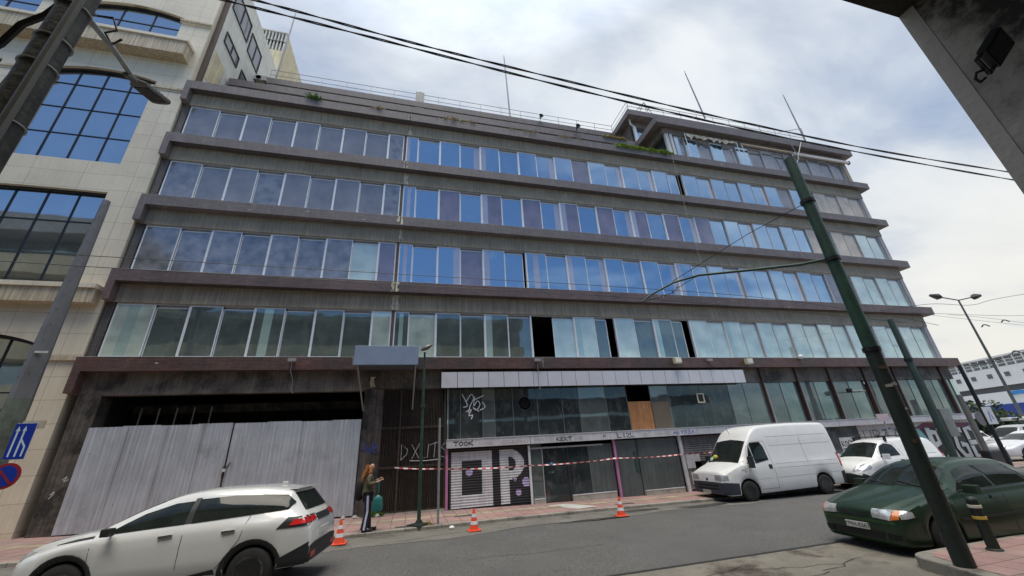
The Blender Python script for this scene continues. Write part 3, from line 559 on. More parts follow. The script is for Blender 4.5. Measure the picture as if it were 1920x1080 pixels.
def spandrel(mb, x0, x1, z0, z1, rise, z2, y0=0., y1=.5):
    """wall between the arch below (springing z1) and sill above z2"""
    top = arc(x0, x1, z1, rise)
    for a, c in zip(top, top[1:]): mb.prism([a, c, (c[0], z2), (a[0], z2)], y0, y1, marble)
PW = 5.35
for bay in range(3):
    o = -PW * bay; x0, x1 = -15.6 + o, -11.8 + o; w = MB()
    xr_ = XE if bay == 0 else x1 + PW - 3.8
    w.box((x1, 0, .3), (xr_, .5, 26.5), marble)
    spandrel(w, x0, x1, 0, 6.08, .42, 7.5); w.box((x0, .0, 8.1), (x1, .5, 8.2), marble); spandrel(w, x0, x1, 0, 12.15, .02, 13.55); spandrel(w, x0, x1, 0, 18.25, .32, 20.7)
    xa0, xa1 = -14.95 + o, -11.4 + o; xa1 = min(xa1, x1)
    spandrel(w, x0, x1, 0, 22.7, .34, 25.2); w.box((x0, 0, 25.2), (x1, .5, 26.5), marble)
    w.box((x0, .0, .3), (x1, .5, 1.6), marble); w.build('wall', nb)
    awin(x0, x1, 13.55, 18.25, .32, 4, (14.92, 16.28, 17.6)); awin(x0, x1, 20.72, 22.7, .34, 3, (22.05,)); awin(x0, x1, 8.17, 12.15, .02, 4, (9.5, 10.85)); awin(x0, x1, 1.6, 6.08, .42, 4, (3.1, 4.6)); awin(x0, x1, 25.2, 26.4, .02, 3, ())
    for xa, xb in ((x1 - .05, xr_ + .05),):
        for z in (17.72, 22.3): q = MB(); q.box((xa, -.07, z), (xb, .0, z + .09), marble); q.box((xa, -.12, z + .09), (xb, .0, z + .2), cornM); q.build('capital', nb)
        q = MB(); q.box((xa, -.08, 5.56), (xb, .0, 5.72), cornM); q.build('moulding', nb); q = MB(); q.box((xa + .1, -.05, 8.15), (xb - .05, .0, 13.4), marble); q.box((xa + .1, -.05, 13.4), (xb - .05, .0, 17.7), marble); q.build('pilaster', nb)
    if bay == 0: q = MB()
q = MB(); q.box((-27, -.55, 19.62), (-10.9, 0, 20.5), cornM); q.box((-27, -.62, 20.4), (-10.85, 0, 20.56), marble); q.build('cornice', nb)
q = MB(); q.box((-27, -.35, 7.48), (-10.72, 0, 8.0), cornM); q.box((-27, -.42, 8.0), (-10.7, 0, 8.16), marble); q.build('cornice', nb)
q = MB(); q.box((-27, .5, .2), (XE, 12, 26.3), mat('plaster_white', (.66, .66, .60), .7, .1, 1.5, streak=.12)); q.build('core_wall', nb)
# flank wall above the office roof
pw = mat('plaster_white', (.66, .66, .6)); cw = mat('plaster_cream', (.66, .58, .38), .7, .12, 1.5, streak=.22, col2=(.4, .3, .14), k2=(.6, .75))
q = MB(); q.box((-14, .45, 18), (-10.42, 6.8, 28.0), pw); q.build('flank_wall', nb)
q = MB(); q.box((-10.419, .5, 19.5), (-10.40, 1.6, 21.5), cw); q.box((-10.9, .25, 18), (-10.42, .45, 27), mat('brown_strip', (.10, .07, .05), .6)); q.build('flank_trim', nb)
for (y0, y1, z0, z1) in ((.85, 2.42, 22.65, 23.45), (2.85, 4.42, 24.75, 26.35), (.6, 2.6, 25.05, 26.6), (4.9, 6.3, 22.4, 24.2), (2.9, 4.4, 21.6, 23.2)):
    q = MB(); q.box((-10.43, y0, z0), (-10.405, y1, z1), G['g']); wo = q.build('window', nb)
    q = MB(); t = .06
    for a in ((y0, z0, y1, z0 + t), (y0, z1 - t, y1, z1), (y0, z0 + t, y0 + t, z1 - t), (y1 - t, z0 + t, y1, z1 - t), ((y0 + y1) / 2 - .02, z0 + t, (y0 + y1) / 2 + .02, z1 - t)): q.box((-10.42, a[0], a[1]), (-10.36, a[2], a[3]), frm)
    q.build('frame', wo)
q = MB(); q.box((-15, 6.8, 18), (-10.42, 12.5, 30.2), cw); q.box((-15, 7.0, 30.2), (-10.42, 12.5, 32.25), cw)
for k in range(16): x = -13.9 + k * .225; q.box((x, 6.82, 30.25), (x + .09, 6.98, 32.2), mat('louvre_blade', (.5, .52, .5), .5))
q.box((-14, 6.8, 31.2), (-10.42, 6.99, 31.26), frm); q.box((-14, 6.78, 32.2), (-10.42, 6.99, 32.3), pw); q.build('plant_room', nb)
def ac(x, y, z, label, group=None):
    t = thing('air_conditioner', (x, y, z), label, 'air conditioner', group); b = MB(); am = mat('ac_casing', (.26, .25, .22), .5, .12, 5)
    b.box((x - .3, y - .12, z + .03), (x + .3, y + .12, z + .36), am); b.build('casing', t, bevel=.01)
    b = MB(); b.lathe([(.13, -.012), (.13, .0), (.0, .0)], frm, (x - .08, y - .125, z + .2), ax='y', n=18)
    for k in range(4): b.lathe([(.03 * k + .02, -.014), (.03 * k + .03, -.014)], am, (x - .08, y - .128, z + .2), ax='y', n=16)
    b.build('fan_grille', t); b = MB(); b.box((x - .28, y - .1, z - .02), (x - .24, y + .1, z + .03), frm); b.build('foot', t); b = MB(); b.box((x + .24, y - .1, z - .02), (x + .28, y + .1, z + .03), frm); b.build('foot', t)
p = aY(398, 142, .6); ac(-9.7, .4, 18.34, 'weathered air conditioner standing at the left end of the top ledge')
ac(-8.6, 1.5, 21.37 - .9 - .0 if False else 20.9, 'small grey box unit above the second parapet, near the white flank wall')

# ================================================================== GROUND
asph = mat('asphalt', (.105, .104, .102), .8, .14, .8, bump=.7, bscale=45, speck=.55, col2=(.11, .107, .10), k2=(.5, .72), s2=.35)
dust = mat('dusty_asphalt', (.165, .158, .14), .85, .2, 1.2, bump=.5, bscale=70, speck=.3, col2=(.06, .058, .055), k2=(.52, .66))
conc = mat('old_concrete', (.19, .175, .145), .85, .25, 1.4, bump=.6, bscale=40, speck=.2, col2=(.065, .05, .042), k2=(.5, .62))
pink = bricks(mat('pink_pavers', (.36, .225, .205), .8, .22, 1.2, bump=.3, bscale=50, speck=.12, col2=(.26, .22, .19), k2=(.48, .66)), .4, .4, (.55, .5, .5), .012, 0, 'xy', var=.1)
yel = bricks(mat('tactile_strip', (.40, .33, .23), .8, .2, 2, bump=.4, bscale=60, speck=.15, col2=(.25, .22, .18), k2=(.5, .65)), .4, .4, (.5, .45, .4), .015, 0, 'xy')
kerbM = bricks(mat('kerb_stone', (.30, .28, .24), .85, .2, 3, bump=.4, col2=(.14, .13, .11), k2=(.5, .65)), 1.0, 9, (.4, .4, .4), .01, 0, 'xy')
def sheet(name, xs, fy, hz, mt, ny=4, label=None):
    b = MB(); rows = []
    for x in xs:
        y0, y1 = fy(x); rows.append([(x, y0 + (y1 - y0) * j / ny, hz(x, y0 + (y1 - y0) * j / ny)) for j in range(ny + 1)])
    vs = [p for r in rows for p in r]; fs = []
    for i in range(len(rows) - 1):
        for j in range(ny): a = i * (ny + 1) + j; fs.append((a, a + ny + 1, a + ny + 2, a + 1))
    b.add(vs, fs, mt); o = b.build(name, merge=True); return struct(o, label)
X1 = [-40 + 1.0 * k for k in range(81)] + [50, 60, 80]
b = MB(); b.add([(-1500, -1500, -.35), (1500, -1500, -.35), (1500, 1500, -.35), (-1500, 1500, -.35)], [(0, 1, 2, 3)], mat('far_ground', (.12, .12, .115), .9, .2, .05)); struct(b.build('ground'))
sheet('road', X1, lambda x: (curb(x) + .02, -8.42), road, asph, 10)
sheet('road_edge', X1, lambda x: (curb(x), curb(x) - pl(x, [(-10, 1.6), (0, 1.25), (8, 1.1), (14, 1.0), (60, 1)]) - .18 * math.sin(x * 1.3)), lambda x, y: road(x, y) + .006, dust, 4)
sheet('near_apron', X1, lambda x: (-8.46, -24), lambda x, y: road(x, y) + .004, conc, 3)
sheet('gutter', X1, lambda x: (-8.38, -8.47), lambda x, y: road(x, y) + .007, mat('tar_joint', (.02, .02, .02), .7), 1)
sheet('pavement', X1, lambda x: (.25, curb(x) + .12), lambda x, y: sw(x), pink, 4)
sheet('tactile_strip', X1, lambda x: (curb(x) * .42 + .15, curb(x) * .42 - .25), lambda x, y: sw(x) + .005, yel, 1)
sheet('plaza', [30.6, 40, 60, 100, 190], lambda x: (150, -2.0), lambda x, y: .06, mat('quay_concrete', (.24, .225, .20), .85, .15, .6, bump=.2, speck=.1), 6)
sheet('far_road', [50, 60, 100, 190], lambda x: (-2.0, -30), lambda x, y: .03, asph, 2)
b = MB(); prev = None
for x in X1:
    c = curb(x); q = [(x, c, road(x, c) - .05), (x, c, sw(x) - .012), (x, c + .015, sw(x) + .002), (x, c + .13, sw(x) + .004)]
    if prev:
        for j in range(3): b.face([prev[j], q[j], q[j + 1], prev[j + 1]], kerbM)
    prev = q
struct(b.build('kerb'))
# near pavement with rounded corner
NZ = .25; b = MB(); cx, cy, r = 8.0, -10.35, .38
outl = [(40, -9.97)] + [(cx + r * math.cos(a), cy + r * math.sin(a)) for a in [PI / 2 + PI / 2 * k / 6 for k in range(7)]] + [(7.0, -12.2), (6.6, -14.0), (40, -14.0)]
b.prism(outl[::-1], -.1, NZ - .006, kerbM, 'z'); struct(b.build('near_kerb', bevel=.02))
ins = [(40, -10.1), (cx + .1, -10.1), (cx - .1, -10.2), (cx - .2, -10.4), (7.25, -12.2), (6.85, -14.0), (40, -14.0)]
b = MB(); b.add([(x, y, NZ) for x, y in ins[::-1]], [tuple(range(len(ins)))], pink); struct(b.build('near_pavement'))
b = MB(); b.add([(x, y, NZ + .004) for x, y in [(9.2, -10.75), (10.2, -10.75), (10.2, -11.05), (9.2, -11.05)]], [(3, 2, 1, 0)], mat('iron_cover', (.07, .075, .07), .6)); tag(b.build('manhole_cover'), 'dark rectangular cover set in the pink paving between the big green pole and the bollard', 'manhole cover')
for i, (x, y) in enumerate(((.0, -2.75), (1.75, -1.55), (7.35, -1.7))):
    b = MB(); b.add([(x + a, y + c, sw(x) + .006) for a, c in ((-.35, -.13), (.35, -.13), (.35, .13), (-.35, .13))], [(0, 1, 2, 3)], mat('iron_cover', (.07, .075, .07))); tag(b.build('drain_cover'), ['dark cover in the pavement just left of the slim lamp post base', 'dark cover in the pavement in front of the painted roller shutter', 'small dark cover in the pavement by the second pink door post'][i], 'drain cover')
b = MB(); b.add([(x, y, sw(5.4) + .007) for x, y in ((4.9, -.6), (5.6, -.6), (6.3, -1.9), (5.5, -2.0))], [(3, 2, 1, 0)], mat('pale_slab', (.5, .5, .47), .8, .15, 5)); struct(b.build('pale_paving_patch'))
st_ = mat('wet_stain', (.045, .043, .04), .6, .3, 3)
for (cx, cy, w, h) in ((5.0, -3.6, 1.6, .16), (7.0, -2.75, 1.3, .14), (9.2, -3.0, 1.5, .22)):
    rn = random.Random(cx); b = MB(); b.add([(cx + w * math.cos(t) * rn.uniform(.6, 1), cy + h * math.sin(t) * rn.uniform(.5, 1.1), road(cx, cy) + .012) for t in [2 * PI * k / 16 for k in range(16)]], [tuple(range(16))], st_); struct(b.build('road_stain'))

rn = random.Random(12); crk = mat('crack_black', (.015, .014, .013), .9)
def crack(x, y, dx, dy, n, w=.012):
    P = [(x, y)]
    for k in range(n): P.append((P[-1][0] + dx + rn.uniform(-.12, .12), P[-1][1] + dy + rn.uniform(-.08, .08)))
    b = MB(); ribbon(b, P, w, lambda u, v, d=0: (u, v, road(u, v) + .013), crk); struct(b.build('road_crack'))
for a in ((3.2, -9.2, .3, .02, 9), (5.2, -9.0, .25, -.06, 8), (6.4, -9.6, .2, .07, 6), (4.0, -9.8, .3, .0, 8), (-.5, -4.2, .3, .06, 10), (2.5, -3.9, .3, .03, 9), (7.5, -3.6, .3, .0, 8), (1.2, -6.4, .35, -.02, 9)): crack(*a)
gm_ = mat('kerb_grit', (.20, .17, .12), .9, .4, 9); b = MB()
for k in range(900):
    x = rn.uniform(-4, 14); y = curb(x) - abs(rn.gauss(0, .22)) - .02; z = road(x, y) + .012; r = rn.uniform(.008, .03); b.face([(x - r, y, z), (x, y - r * .7, z), (x + r, y, z + .006), (x, y + r * .7, z)], gm_)
tag(b.build('kerb_grit'), 'grit and dead leaves gathered along the far kerb', 'grit', kind='stuff')

# water behind the quay and the ship
b = MB(); b.add([(190, -400, .3 - .35), (1400, -400, -.05), (1400, 900, -.05), (190, 900, -.05)], [(0, 1, 2, 3)], mat('sea', (.03, .05, .06), .15)); struct(b.build('water'))

# ================================================================== CORRUGATED FENCE
cor = mat('corrugated_zinc', (.54, .57, .62), .42, .14, .9, metal=.35, streak=.14, col2=(.30, .30, .31), k2=(.56, .75), s2=.5)
def corr(x0, x1, zb0, zb1, zt0, zt1, y, seams):
    b = MB(); n = int((x1 - x0) / .02); vs = []; 
    for k in range(n + 1):
        x = x0 + (x1 - x0) * k / n; t = k / n; ph = (x / .125) % 1; d = .022 * (1 if ph < .35 else (1 - (ph - .35) / .12 if ph < .47 else (0 if ph < .88 else (ph - .88) / .12)))
        wv = .012 * math.sin(x * 2.1) + (.012 if int((x + 20) / 1.02) % 2 else 0); vs += [(x, y - d - wv, zb0 + (zb1 - zb0) * t), (x, y - d - wv * .3, zt0 + (zt1 - zt0) * t + (.02 if int((x + 20) / 1.02) % 2 else 0))]
    b.add(vs, [(2 * k, 2 * k + 2, 2 * k + 3, 2 * k + 1) for k in range(n)], cor); return b
t = thing('corrugated_gate', (-5.7, -.1, .45), 'two-leaf grey corrugated metal sheet gate chained shut across the dark garage bay', 'gate')
corr(-9.66, -5.73, .58, .50, 3.44, 3.42, -.08, 0).build('gate_leaf', t); corr(-5.69, -1.70, .50, .38, 3.42, 3.38, -.10, 0).build('gate_leaf', t)
b = MB(); b.box((-9.64, -.03, 1.2), (-5.75, .02, 1.27), darkM); b.box((-9.64, -.03, 2.6), (-5.75, .02, 2.67), darkM); b.box((-5.68, -.03, 1.2), (-1.72, .02, 1.27), darkM); b.box((-5.68, -.03, 2.6), (-1.72, .02, 2.67), darkM); b.build('gate_rail', t)
rn = random.Random(14); b = MB(); scr = mat('screw_rust', (.10, .06, .04), .7)
for k in range(8):
    for z in (1.25, 2.65): x = -9.4 + k * 1.02 + rn.uniform(-.03, .03); b.lathe([(0, -.006), (.012, -.004), (.012, .0)], scr, (x, -.125, z + rn.uniform(-.03, .03)), ax='y', n=6)
b.build('screws', t)['kind'] = 'stuff'
for x in (-8.6, -7.55, -6.55, -4.62, -3.6, -2.6): b = MB(); b.box((x, -.126, .62), (x + .006, -.12, 3.40), scr); b.build('sheet_seam', t)
b = MB(); ch = mat('rusty_chain', (.10, .07, .05), .5, metal=.6); rn = random.Random(4)
b.tube([(-5.75, -.14, 2.1), (-5.68, -.17, 2.02), (-5.62, -.14, 2.12)], .02, ch, 6); b.tube([(-5.70, -.16, 2.05), (-5.72, -.17, 1.85), (-5.69, -.16, 1.62)], .022, ch, 6); b.tube([(-5.62, -.14, 2.12), (-5.56, -.13, 2.22)], .015, ch, 6); b.box((-5.73, -.19, 1.95), (-5.66, -.14, 2.04), sillM); b.build('chain', t)

# ================================================================== FITTINGS ON THE FACADE
t = thing('entrance_canopy', (-1, -1.2, 5), 'blue grey box shaped entrance canopy on slanting struts over the louvre gate', 'canopy')
cb = mat('canopy_blue', (.24, .30, .42), .5, .08, 1.5)
TL, TRp, BRp, BL = [aY(660 + a / 7.2, 630 + c / 7.2, -1.2) for a, c in ((45, 135), (898, 150), (890, 395), (22, 385))]
b = MB(); b.box((-2.02, -1.25, 5.13), (.19, -1.17, 5.82), cb); b.build('front_panel', t, bevel=.01)
b = MB(); b.box((-2.0, -1.17, 5.75), (.17, -.33, 5.8), cb); b.box((-2.0, -1.17, 5.2), (-1.96, -.33, 5.75), cb); b.box((.13, -1.17, 5.2), (.17, -.33, 5.75), cb); b.build('hood', t)
b = MB()
for k in range(5): b.box((-1.96, -1.16 + k * .17, 5.14 - .0), (.13, -1.03 + k * .17, 5.17), mat('canopy_slat', (.12, .14, .18), .5))
b.build('soffit_slats', t)
for xa, xb in ((-1.9, -1.68), (.1, .06)): b = MB(); b.tube([(xa, -1.1, 5.15), (xb, -.06, 3.7)], .028, mat('strut_grey', (.30, .27, .25), .5), 8); b.build('strut', t)
# lights and small boxes on the lowest ledge
def flood(x, z, label, kind=0):
    c = mat('fitting_cream', (.62, .58, .38), .5) if kind == 0 else mat('fitting_grey', (.3, .3, .3), .5)
    t = thing('floodlight', (x, -.36, z), label, 'floodlight', 'lamps fixed along the lowest ledge'); b = MB(); b.box((x - .17, -.62, z - .12), (x + .17, -.44, z + .14), c); b.box((x - .14, -.635, z - .09), (x + .14, -.62, z + .1), mat('lamp_lens', (.7, .68, .6), .2)); b.build('lamp_housing', t, bevel=.015)
    b = MB(); b.box((x - .03, -.45, z - .04), (x + .03, -.32, z + .02), c); b.build('bracket', t)
flood(11.75, 5.42, 'cream floodlight on the brown ledge above the white fascia', 0); flood(15.75, 5.38, 'cream floodlight on the ledge just past the right end of the white fascia', 0)
t = thing('globe_lamp', (19.1, -.4, 5.6), 'round pale globe lamp on the lowest ledge left of the big green pole', 'lamp'); b = MB(); b.lathe([(.0, -.13), (.08, -.1), (.13, 0), (.08, .1), (0, .13)], mat('globe_glass', (.75, .78, .78), .15), (19.1, -.5, 5.62), n=16); b.build('globe', t, smooth=60); b = MB(); b.tube([(19.1, -.32, 5.5), (19.1, -.5, 5.5)], .03, frm); b.build('bracket', t)
for x, lb in ((5.05, 'small grey camera box on the ledge over the white fascia, trailing a wire'), (13.6, 'little grey bracket lamp on the ledge between the two cream floodlights'), (-4.2, 'small grey lamp under the ledge above the corrugated gate')):
    t = thing('wall_lamp', (x, -.35, 5.48), lb, 'wall lamp'); b = MB(); b.box((x - .13, -.5, 5.42), (x + .13, -.36, 5.53), mat('fitting_grey', (.3, .3, .3))); b.build('lamp_housing', t, bevel=.01); b = MB(); b.box((x - .03, -.4, 5.45), (x + .03, -.32, 5.5), frm); b.build('bracket', t)
wire = mat('pale_wire', (.40, .38, .36), .6); bk = mat('black_cable', (.012, .012, .014), .5)
def cable(pts, r, mt, label, name='cable', n=5, group=None, cat='cable'):
    b = MB(); b.tube(pts, r, mt, n); o = b.build(name, smooth=60); return tag(o, label, cat, group)
cable([(-4.2, -.42, 5.45), (-4.22, -.34, 5.1), (-4.15, -.1, 4.8), (-4.18, -.06, 4.5), (-4.1, -.05, 4.38)], .012, wire, 'thin pale wire hanging from the small lamp above the corrugated gate')
cable([(5.05, -.42, 5.43), (5.06, -.35, 5.0), (5.05, -.34, 4.6), (5.1, -.34, 4.3)], .012, wire, 'thin wire hanging over the white fascia from the small camera box')
cable([aY(1258, 285, -.36), aY(1262, 300, -.36), aY(1285, 390, -.36), aY(1297, 440, -.36), aY(1318, 498, -.36)], .010, wire, 'long pale cable hanging down the upper storeys from the mossy ledge')
# security light arm on the right mezzanine
t = thing('bracket_lamp', (22.4, -.1, 3.9), 'small dark lamp on a horizontal arm in front of the right mezzanine windows', 'wall lamp'); p = aY(1592, 732, -.5); q = aY(1622, 733, -.1)
b = MB(); b.lathe([(0, -.12), (.1, -.1), (.14, .05), (.05, .12), (0, .12)], frm, p, n=14); b.build('lamp_head', t, smooth=50); b = MB(); b.tube([p, q, (q.x, .02, q.z)], .03, wire, 6); b.build('arm', t)
# street name board
t = thing('street_sign', tuple(aY(1655, 800, -.9)), 'small pale pink blank board on a thin post beside the big green pole', 'sign'); p = aY(1655, 782, -.9); zb = .1
b = MB(); b.box((p.x - .42, -.93, p.z - .2), (p.x + .38, -.90, p.z + .15), mat('pale_pink_board', (.6, .48, .50), .6)); b.build('board', t); b = MB(); b.tube([(p.x, -.88, zb), (p.x, -.88, p.z)], .03, aluD, 8); b.build('post', t)

# awnings of the penthouse
t = thing('torn_awning', (18, -.2, 20.3), 'tattered cream awning cloth hanging under the penthouse eave, left of its box', 'awning'); cl = mat('dirty_canvas', (.5, .48, .38), .8, .2, 3, streak=.3)
b = MB(); b.tube([(16.5, -.12, 20.45), (20.6, -.12, 20.40)], .035, cl, 8); b.build('roller', t); rn = random.Random(11); b = MB(); xs_ = [16.6 + .16 * k for k in range(25)]; vs = []
for i, x in enumerate(xs_): d = .08 + .26 * abs(math.sin(i * .9)) * rn.random() + (.12 if i % 6 < 3 else 0); vs += [(x, -.13 - .03 * math.sin(i * 1.7), 20.45), (x, -.16 - .05 * math.sin(i * 2.3), 20.42 - d)]
b.add(vs, [(2 * k, 2 * k + 2, 2 * k + 3, 2 * k + 1) for k in range(24)], cl); o = b.build('cloth', t); sm = o.modifiers.new('s', 'SOLIDIFY'); sm.thickness = .01
for x in (16.5, 20.6): b = MB(); b.tube([(x, -.1, 18.5), (x, -.12, 20.5)], .025, aluM, 6); b.build('guide_post', t)
t = thing('awning_box', (23, -.2, 20.3), 'rolled tan awning on a frame in the middle of the penthouse front', 'awning'); b = MB(); b.box((20.9, -.2, 20.28), (25.3, -.1, 20.36), mat('tan_fabric', (.45, .36, .26), .7)); b.build('roll', t)
for x in (20.95, 25.28): b = MB(); b.tube([(x, -.15, 18.6), (x, -.15, 20.4)], .025, aluM, 6); b.build('guide_post', t)
t = thing('awning_box', (28, -.2, 20.3), 'long white awning box under the right end of the penthouse eave', 'awning'); b = MB(); b.box((25.5, -.16, 20.22), (30.7, -.02, 20.42), mat('awning_white', (.62, .58, .54), .5, .08)); b.build('box_casing', t, bevel=.01); b = MB(); b.box((30.7, -.18, 20.18), (30.78, -.0, 20.45), frm); b.build('end_cap', t)

# roof things
def mast(px_, top, base, label, D):
    p = aY(*base, D); q = aY(*top, D); b = MB(); b.tube([p, p.lerp(q, .6), q], [.06, .05, .035], mat('galvanised_mast', (.28, .28, .29), .5, metal=.4), 8)
    b.tube([q, q + Vector((0, 0, .3))], .02, frm, 5); t = b.build('antenna_mast', smooth=60); return tag(t, label, 'mast', 'bare masts on the roof')
mast(0, (945, 108), (957, 224), 'bare mast in the middle of the roof, straight up over the railing', 4.3); mast(0, (1285, 138), (1322, 222), 'tall mast on the left part of the penthouse roof', 1.7); mast(0, (1470, 182), (1510, 264), 'mast near the right end of the penthouse roof', 1.8); mast(0, (553, 30), (518, 145), 'mast in front of the cream plant room at the left end of the roof', 4.3)
t = thing('roof_vent', (-.35, 4.3, Z7), 'pale upright vent block sticking up behind the roof railing', 'vent'); p = aY(787, 202, 4.25); b = MB(); b.box((-.65, 4.25, Z7 - .55), (-.08, 4.6, 25.35), mat('vent_cream', (.52, .5, .42), .7, .1, 3, streak=.2)); b.build('shaft', t); b = MB(); b.lathe([(.08, 0), (.1, .1), (0, .14)], frm, (-.36, 4.4, 25.35), n=12); b.build('cap', t)
# scrap frame near the penthouse corner, over the roof edge
t = thing('rooftop_frame', (15.0, 1.2, 24.4), 'thin lattice frame leaning on the penthouse roof corner', 'lattice frame'); b = MB(); gv = mat('galvanised_mast', (.28, .28, .29)); ap = aY(1207, 192, 2.1)
for (a, c) in ((1193, 207), (1200, 208), (1222, 212), (1219, 218)): b.tube([ap, aY(a, c, 2.1)], .025, gv, 5)
b.tube([aY(1196, 204, 2.1), aY(1218, 205, 2.1)], .02, gv, 5); b.build('lattice', t)
t = thing('aerial', (26, 1.7, 24.4), 'bent metal aerial over the right part of the penthouse roof', 'aerial'); b = MB(); pts = [aY(a, c, 1.8) for a, c in ((1460, 248), (1502, 241), (1510, 262))]; b.tube(pts, .025, gv, 5); b.tube([aY(1483, 270, -.5), aY(1498, 296, -.5), aY(1488, 318, -.5)], .03, gv, 5); b.tube([aY(1503, 262, -.5), aY(1496, 296, -.5)], .03, gv, 5); b.tube([aY(1510, 262, 1.8), aY(1500, 264, -.5)], .025, gv, 5); b.build('rods', t)
for i, (x, y, z, lb) in enumerate(((8.35, 4.2, 24.45, 'small dark speaker on the top parapet right of the bare mast'), (9.9, 1.9, 21.4, 'small dark speaker on the second parapet near the moss'))):
    t = thing('horn_speaker', (x, y, z), lb, 'speaker'); b = MB(); b.lathe([(.04, 0), (.07, .12), (.17, .3), (.15, .3), (.0, .12)], frm, (x, y, z + .2), ax='y', n=14, M4=Matrix.Rotation(PI, 4, 'Z')); b.build('horn', t, smooth=50); b = MB(); b.tube([(x, y + .02, z - .05), (x, y - .02, z + .2)], .02, frm, 5); b.build('bracket', t)

# vegetation on ledges: tufts of thin blades -------------------------------
def tufts(name, label, spots, col, hh=.25, n=60, cat='weeds', seed=1, spread=.2, drop=.3):
    rn = random.Random(seed); mt = mat('leaf_' + col, {'green': (.10, .20, .03), 'moss': (.26, .38, .04), 'dry': (.42, .33, .14), 'dark': (.035, .06, .02), 'olive': (.10, .12, .04)}[col], .7, .5, 9)
    b = MB()
    for (x, y, z, s) in spots:
        for k in range(int(n * s)):
            a = rn.uniform(0, 2 * PI); r = rn.uniform(0, spread * s); h = hh * s * rn.uniform(.4, 1.1); bx, by = x + r * math.cos(a), y + r * math.sin(a) * .5; l = Vector((rn.uniform(-1, 1), rn.uniform(-1, .6), rn.uniform(.2, 1.3) - (drop if rn.random() < .4 else 0))).normalized() * h
            w = Vector((math.cos(a + 1.5), math.sin(a + 1.5), 0)) * .014 * (1 + s); p = Vector((bx, by, z)); q = p + l * .6; e = p + l + Vector((0, 0, -h * .25))
            b.face([p - w, p + w, q + w * .7, e, q - w * .7], mt)
    o = b.build(name); tag(o, label, cat); return o
sp = [(11.2 + .17 * k + random.uniform(-.05, .05), -.27, Z[4] - .02, random.uniform(.6, 1.1)) for k in range(22)]
o = tufts('ledge_moss', 'bright green moss and grass trailing over the top ledge left of the penthouse', sp, 'moss', .26, 130, 'moss', 2, .22, .9)
p = aY(588, 182, -.2); tufts('ledge_plant', 'small green tuft growing on the top ledge in the left part', [(p.x, -.25, Z[4], 1.2), (p.x + .2, -.25, Z[4], .8)], 'green', .4, 90, 'plant', 3)
dry = [(aY(a, 240, -.2).x, -.25, Z[4], s) for a, s in ((702, .8), (712, .6), (835, .7), (850, .9), (866, .7), (882, .8), (960, .8), (985, .6), (1000, .7), (1050, .8), (1062, .6), (1080, .6))]
tufts('dry_weeds', 'yellow dry weeds scattered along the top ledge in the middle of the facade', dry, 'dry', .28, 60, 'weeds', 4, .4)
tufts('dry_weeds', 'straw coloured weeds on the parapet beside the penthouse roof corner', [(12.0 + .25 * k, 1.95, ZR, .9) for k in range(7)], 'dry', .3, 50, 'weeds', 5, .3)
tufts('pavement_weed', 'green weed growing at the foot of the burnt column by the louvre gate', [(-1.05, -.2, .3, 1.0), (-.85, -.22, .3, .7)], 'green', .34, 90, 'weeds', 6, .22)
tufts('lamp_base_weed', 'small dry weed beside the slim lamp post base', [(.62, -2.75, .28, .8)], 'dry', .2, 60, 'weeds', 7, .2)
tufts('planter_weed', 'straggly green weed on the pink paving at the right edge of the picture', [(10.9, -10.9, NZ, 1.6), (11.2, -11.1, NZ, 1.5), (10.7, -11.1, NZ, 1.0)], 'olive', .42, 200, 'plant', 8, .35)
b = MB(); rn = random.Random(3)
for k in range(5): x = -2.3 + .35 * k; b.lathe([(0, 0), (.07 + rn.random() * .05, .02), (.05, .08), (0, .1)], mat('rubble', (.4, .38, .34), .9, .2, 8), (x, -.35 - rn.random() * .1, sw(x)), n=6)
tag(b.build('rubble'), 'bits of broken plaster lying under the right end of the corrugated gate', 'rubble', kind='stuff')
b = MB(); b.lathe([(0, 0), (.07, .01), (.08, .05), (.03, .09), (0, .08)], mat('paper_white', (.68, .68, .66)), (1.25, -3.15, road(1.2, -3.1)), n=7); tag(b.build('crumpled_paper'), 'crumpled white paper lying in the gutter right of the thin grey post', 'litter')

# ================================================================== OPPOSITE SIDE: porch the picture is taken from, and the block beyond it
ob = thing('porch_building', (0, -17, 0), 'rough dark concrete porch beam and pillar framing the top right corner', 'building')
pc = mat('porch_concrete', (.42, .40, .35), .9, .35, 2.2, bump=.8, bscale=9, col2=(.05, .048, .044), k2=(.45, .58), s2=1.6)
pcs = mat('porch_concrete_smooth', (.5, .47, .42), .85, .15, 1.2, bump=.3, bscale=20)
yb = CAM.y + .75
E1 = aY(1685, 33, yb)            # corner where beam meets pillar
vz = ray(1685, 33); D = 3.6; hz_ = Vector((vz.x, vz.y, 0)).length; P1 = CAM + vz * (D / hz_)
bz = P1.z; py0 = P1.y; pxx = P1.x
b = MB(); b.box((pxx, py0, .1), (pxx + 1.6, py0 + .001 - .09, bz), pcs); b.build('pillar_edge', ob)
vq = ray(1740, 50)
b = MB(); b.box((pxx + .004, py0 - .0895, .1), (pxx + 1.6, py0 - 1.2, bz), pc); b.build('pillar', ob)
b = MB(); b.box((-30, py0, bz), (26, py0 - 1.2, bz + .7), mat('dark_beam', (.05, .045, .038), .9, .4, 2, bump=.5)); b.build('beam', ob)  # beam coloured far darker than the pillar
b = MB(); b.box((-30, py0 - 1.2, bz + .35), (26, -26, bz + .7), pc); b.build('porch_ceiling', ob)
ocr = mat('opposite_render', (.55, .47, .30), .8, .12, .8, streak=.15); ogr = mat('opposite_soffit', (.30, .30, .29), .8)
b = MB()
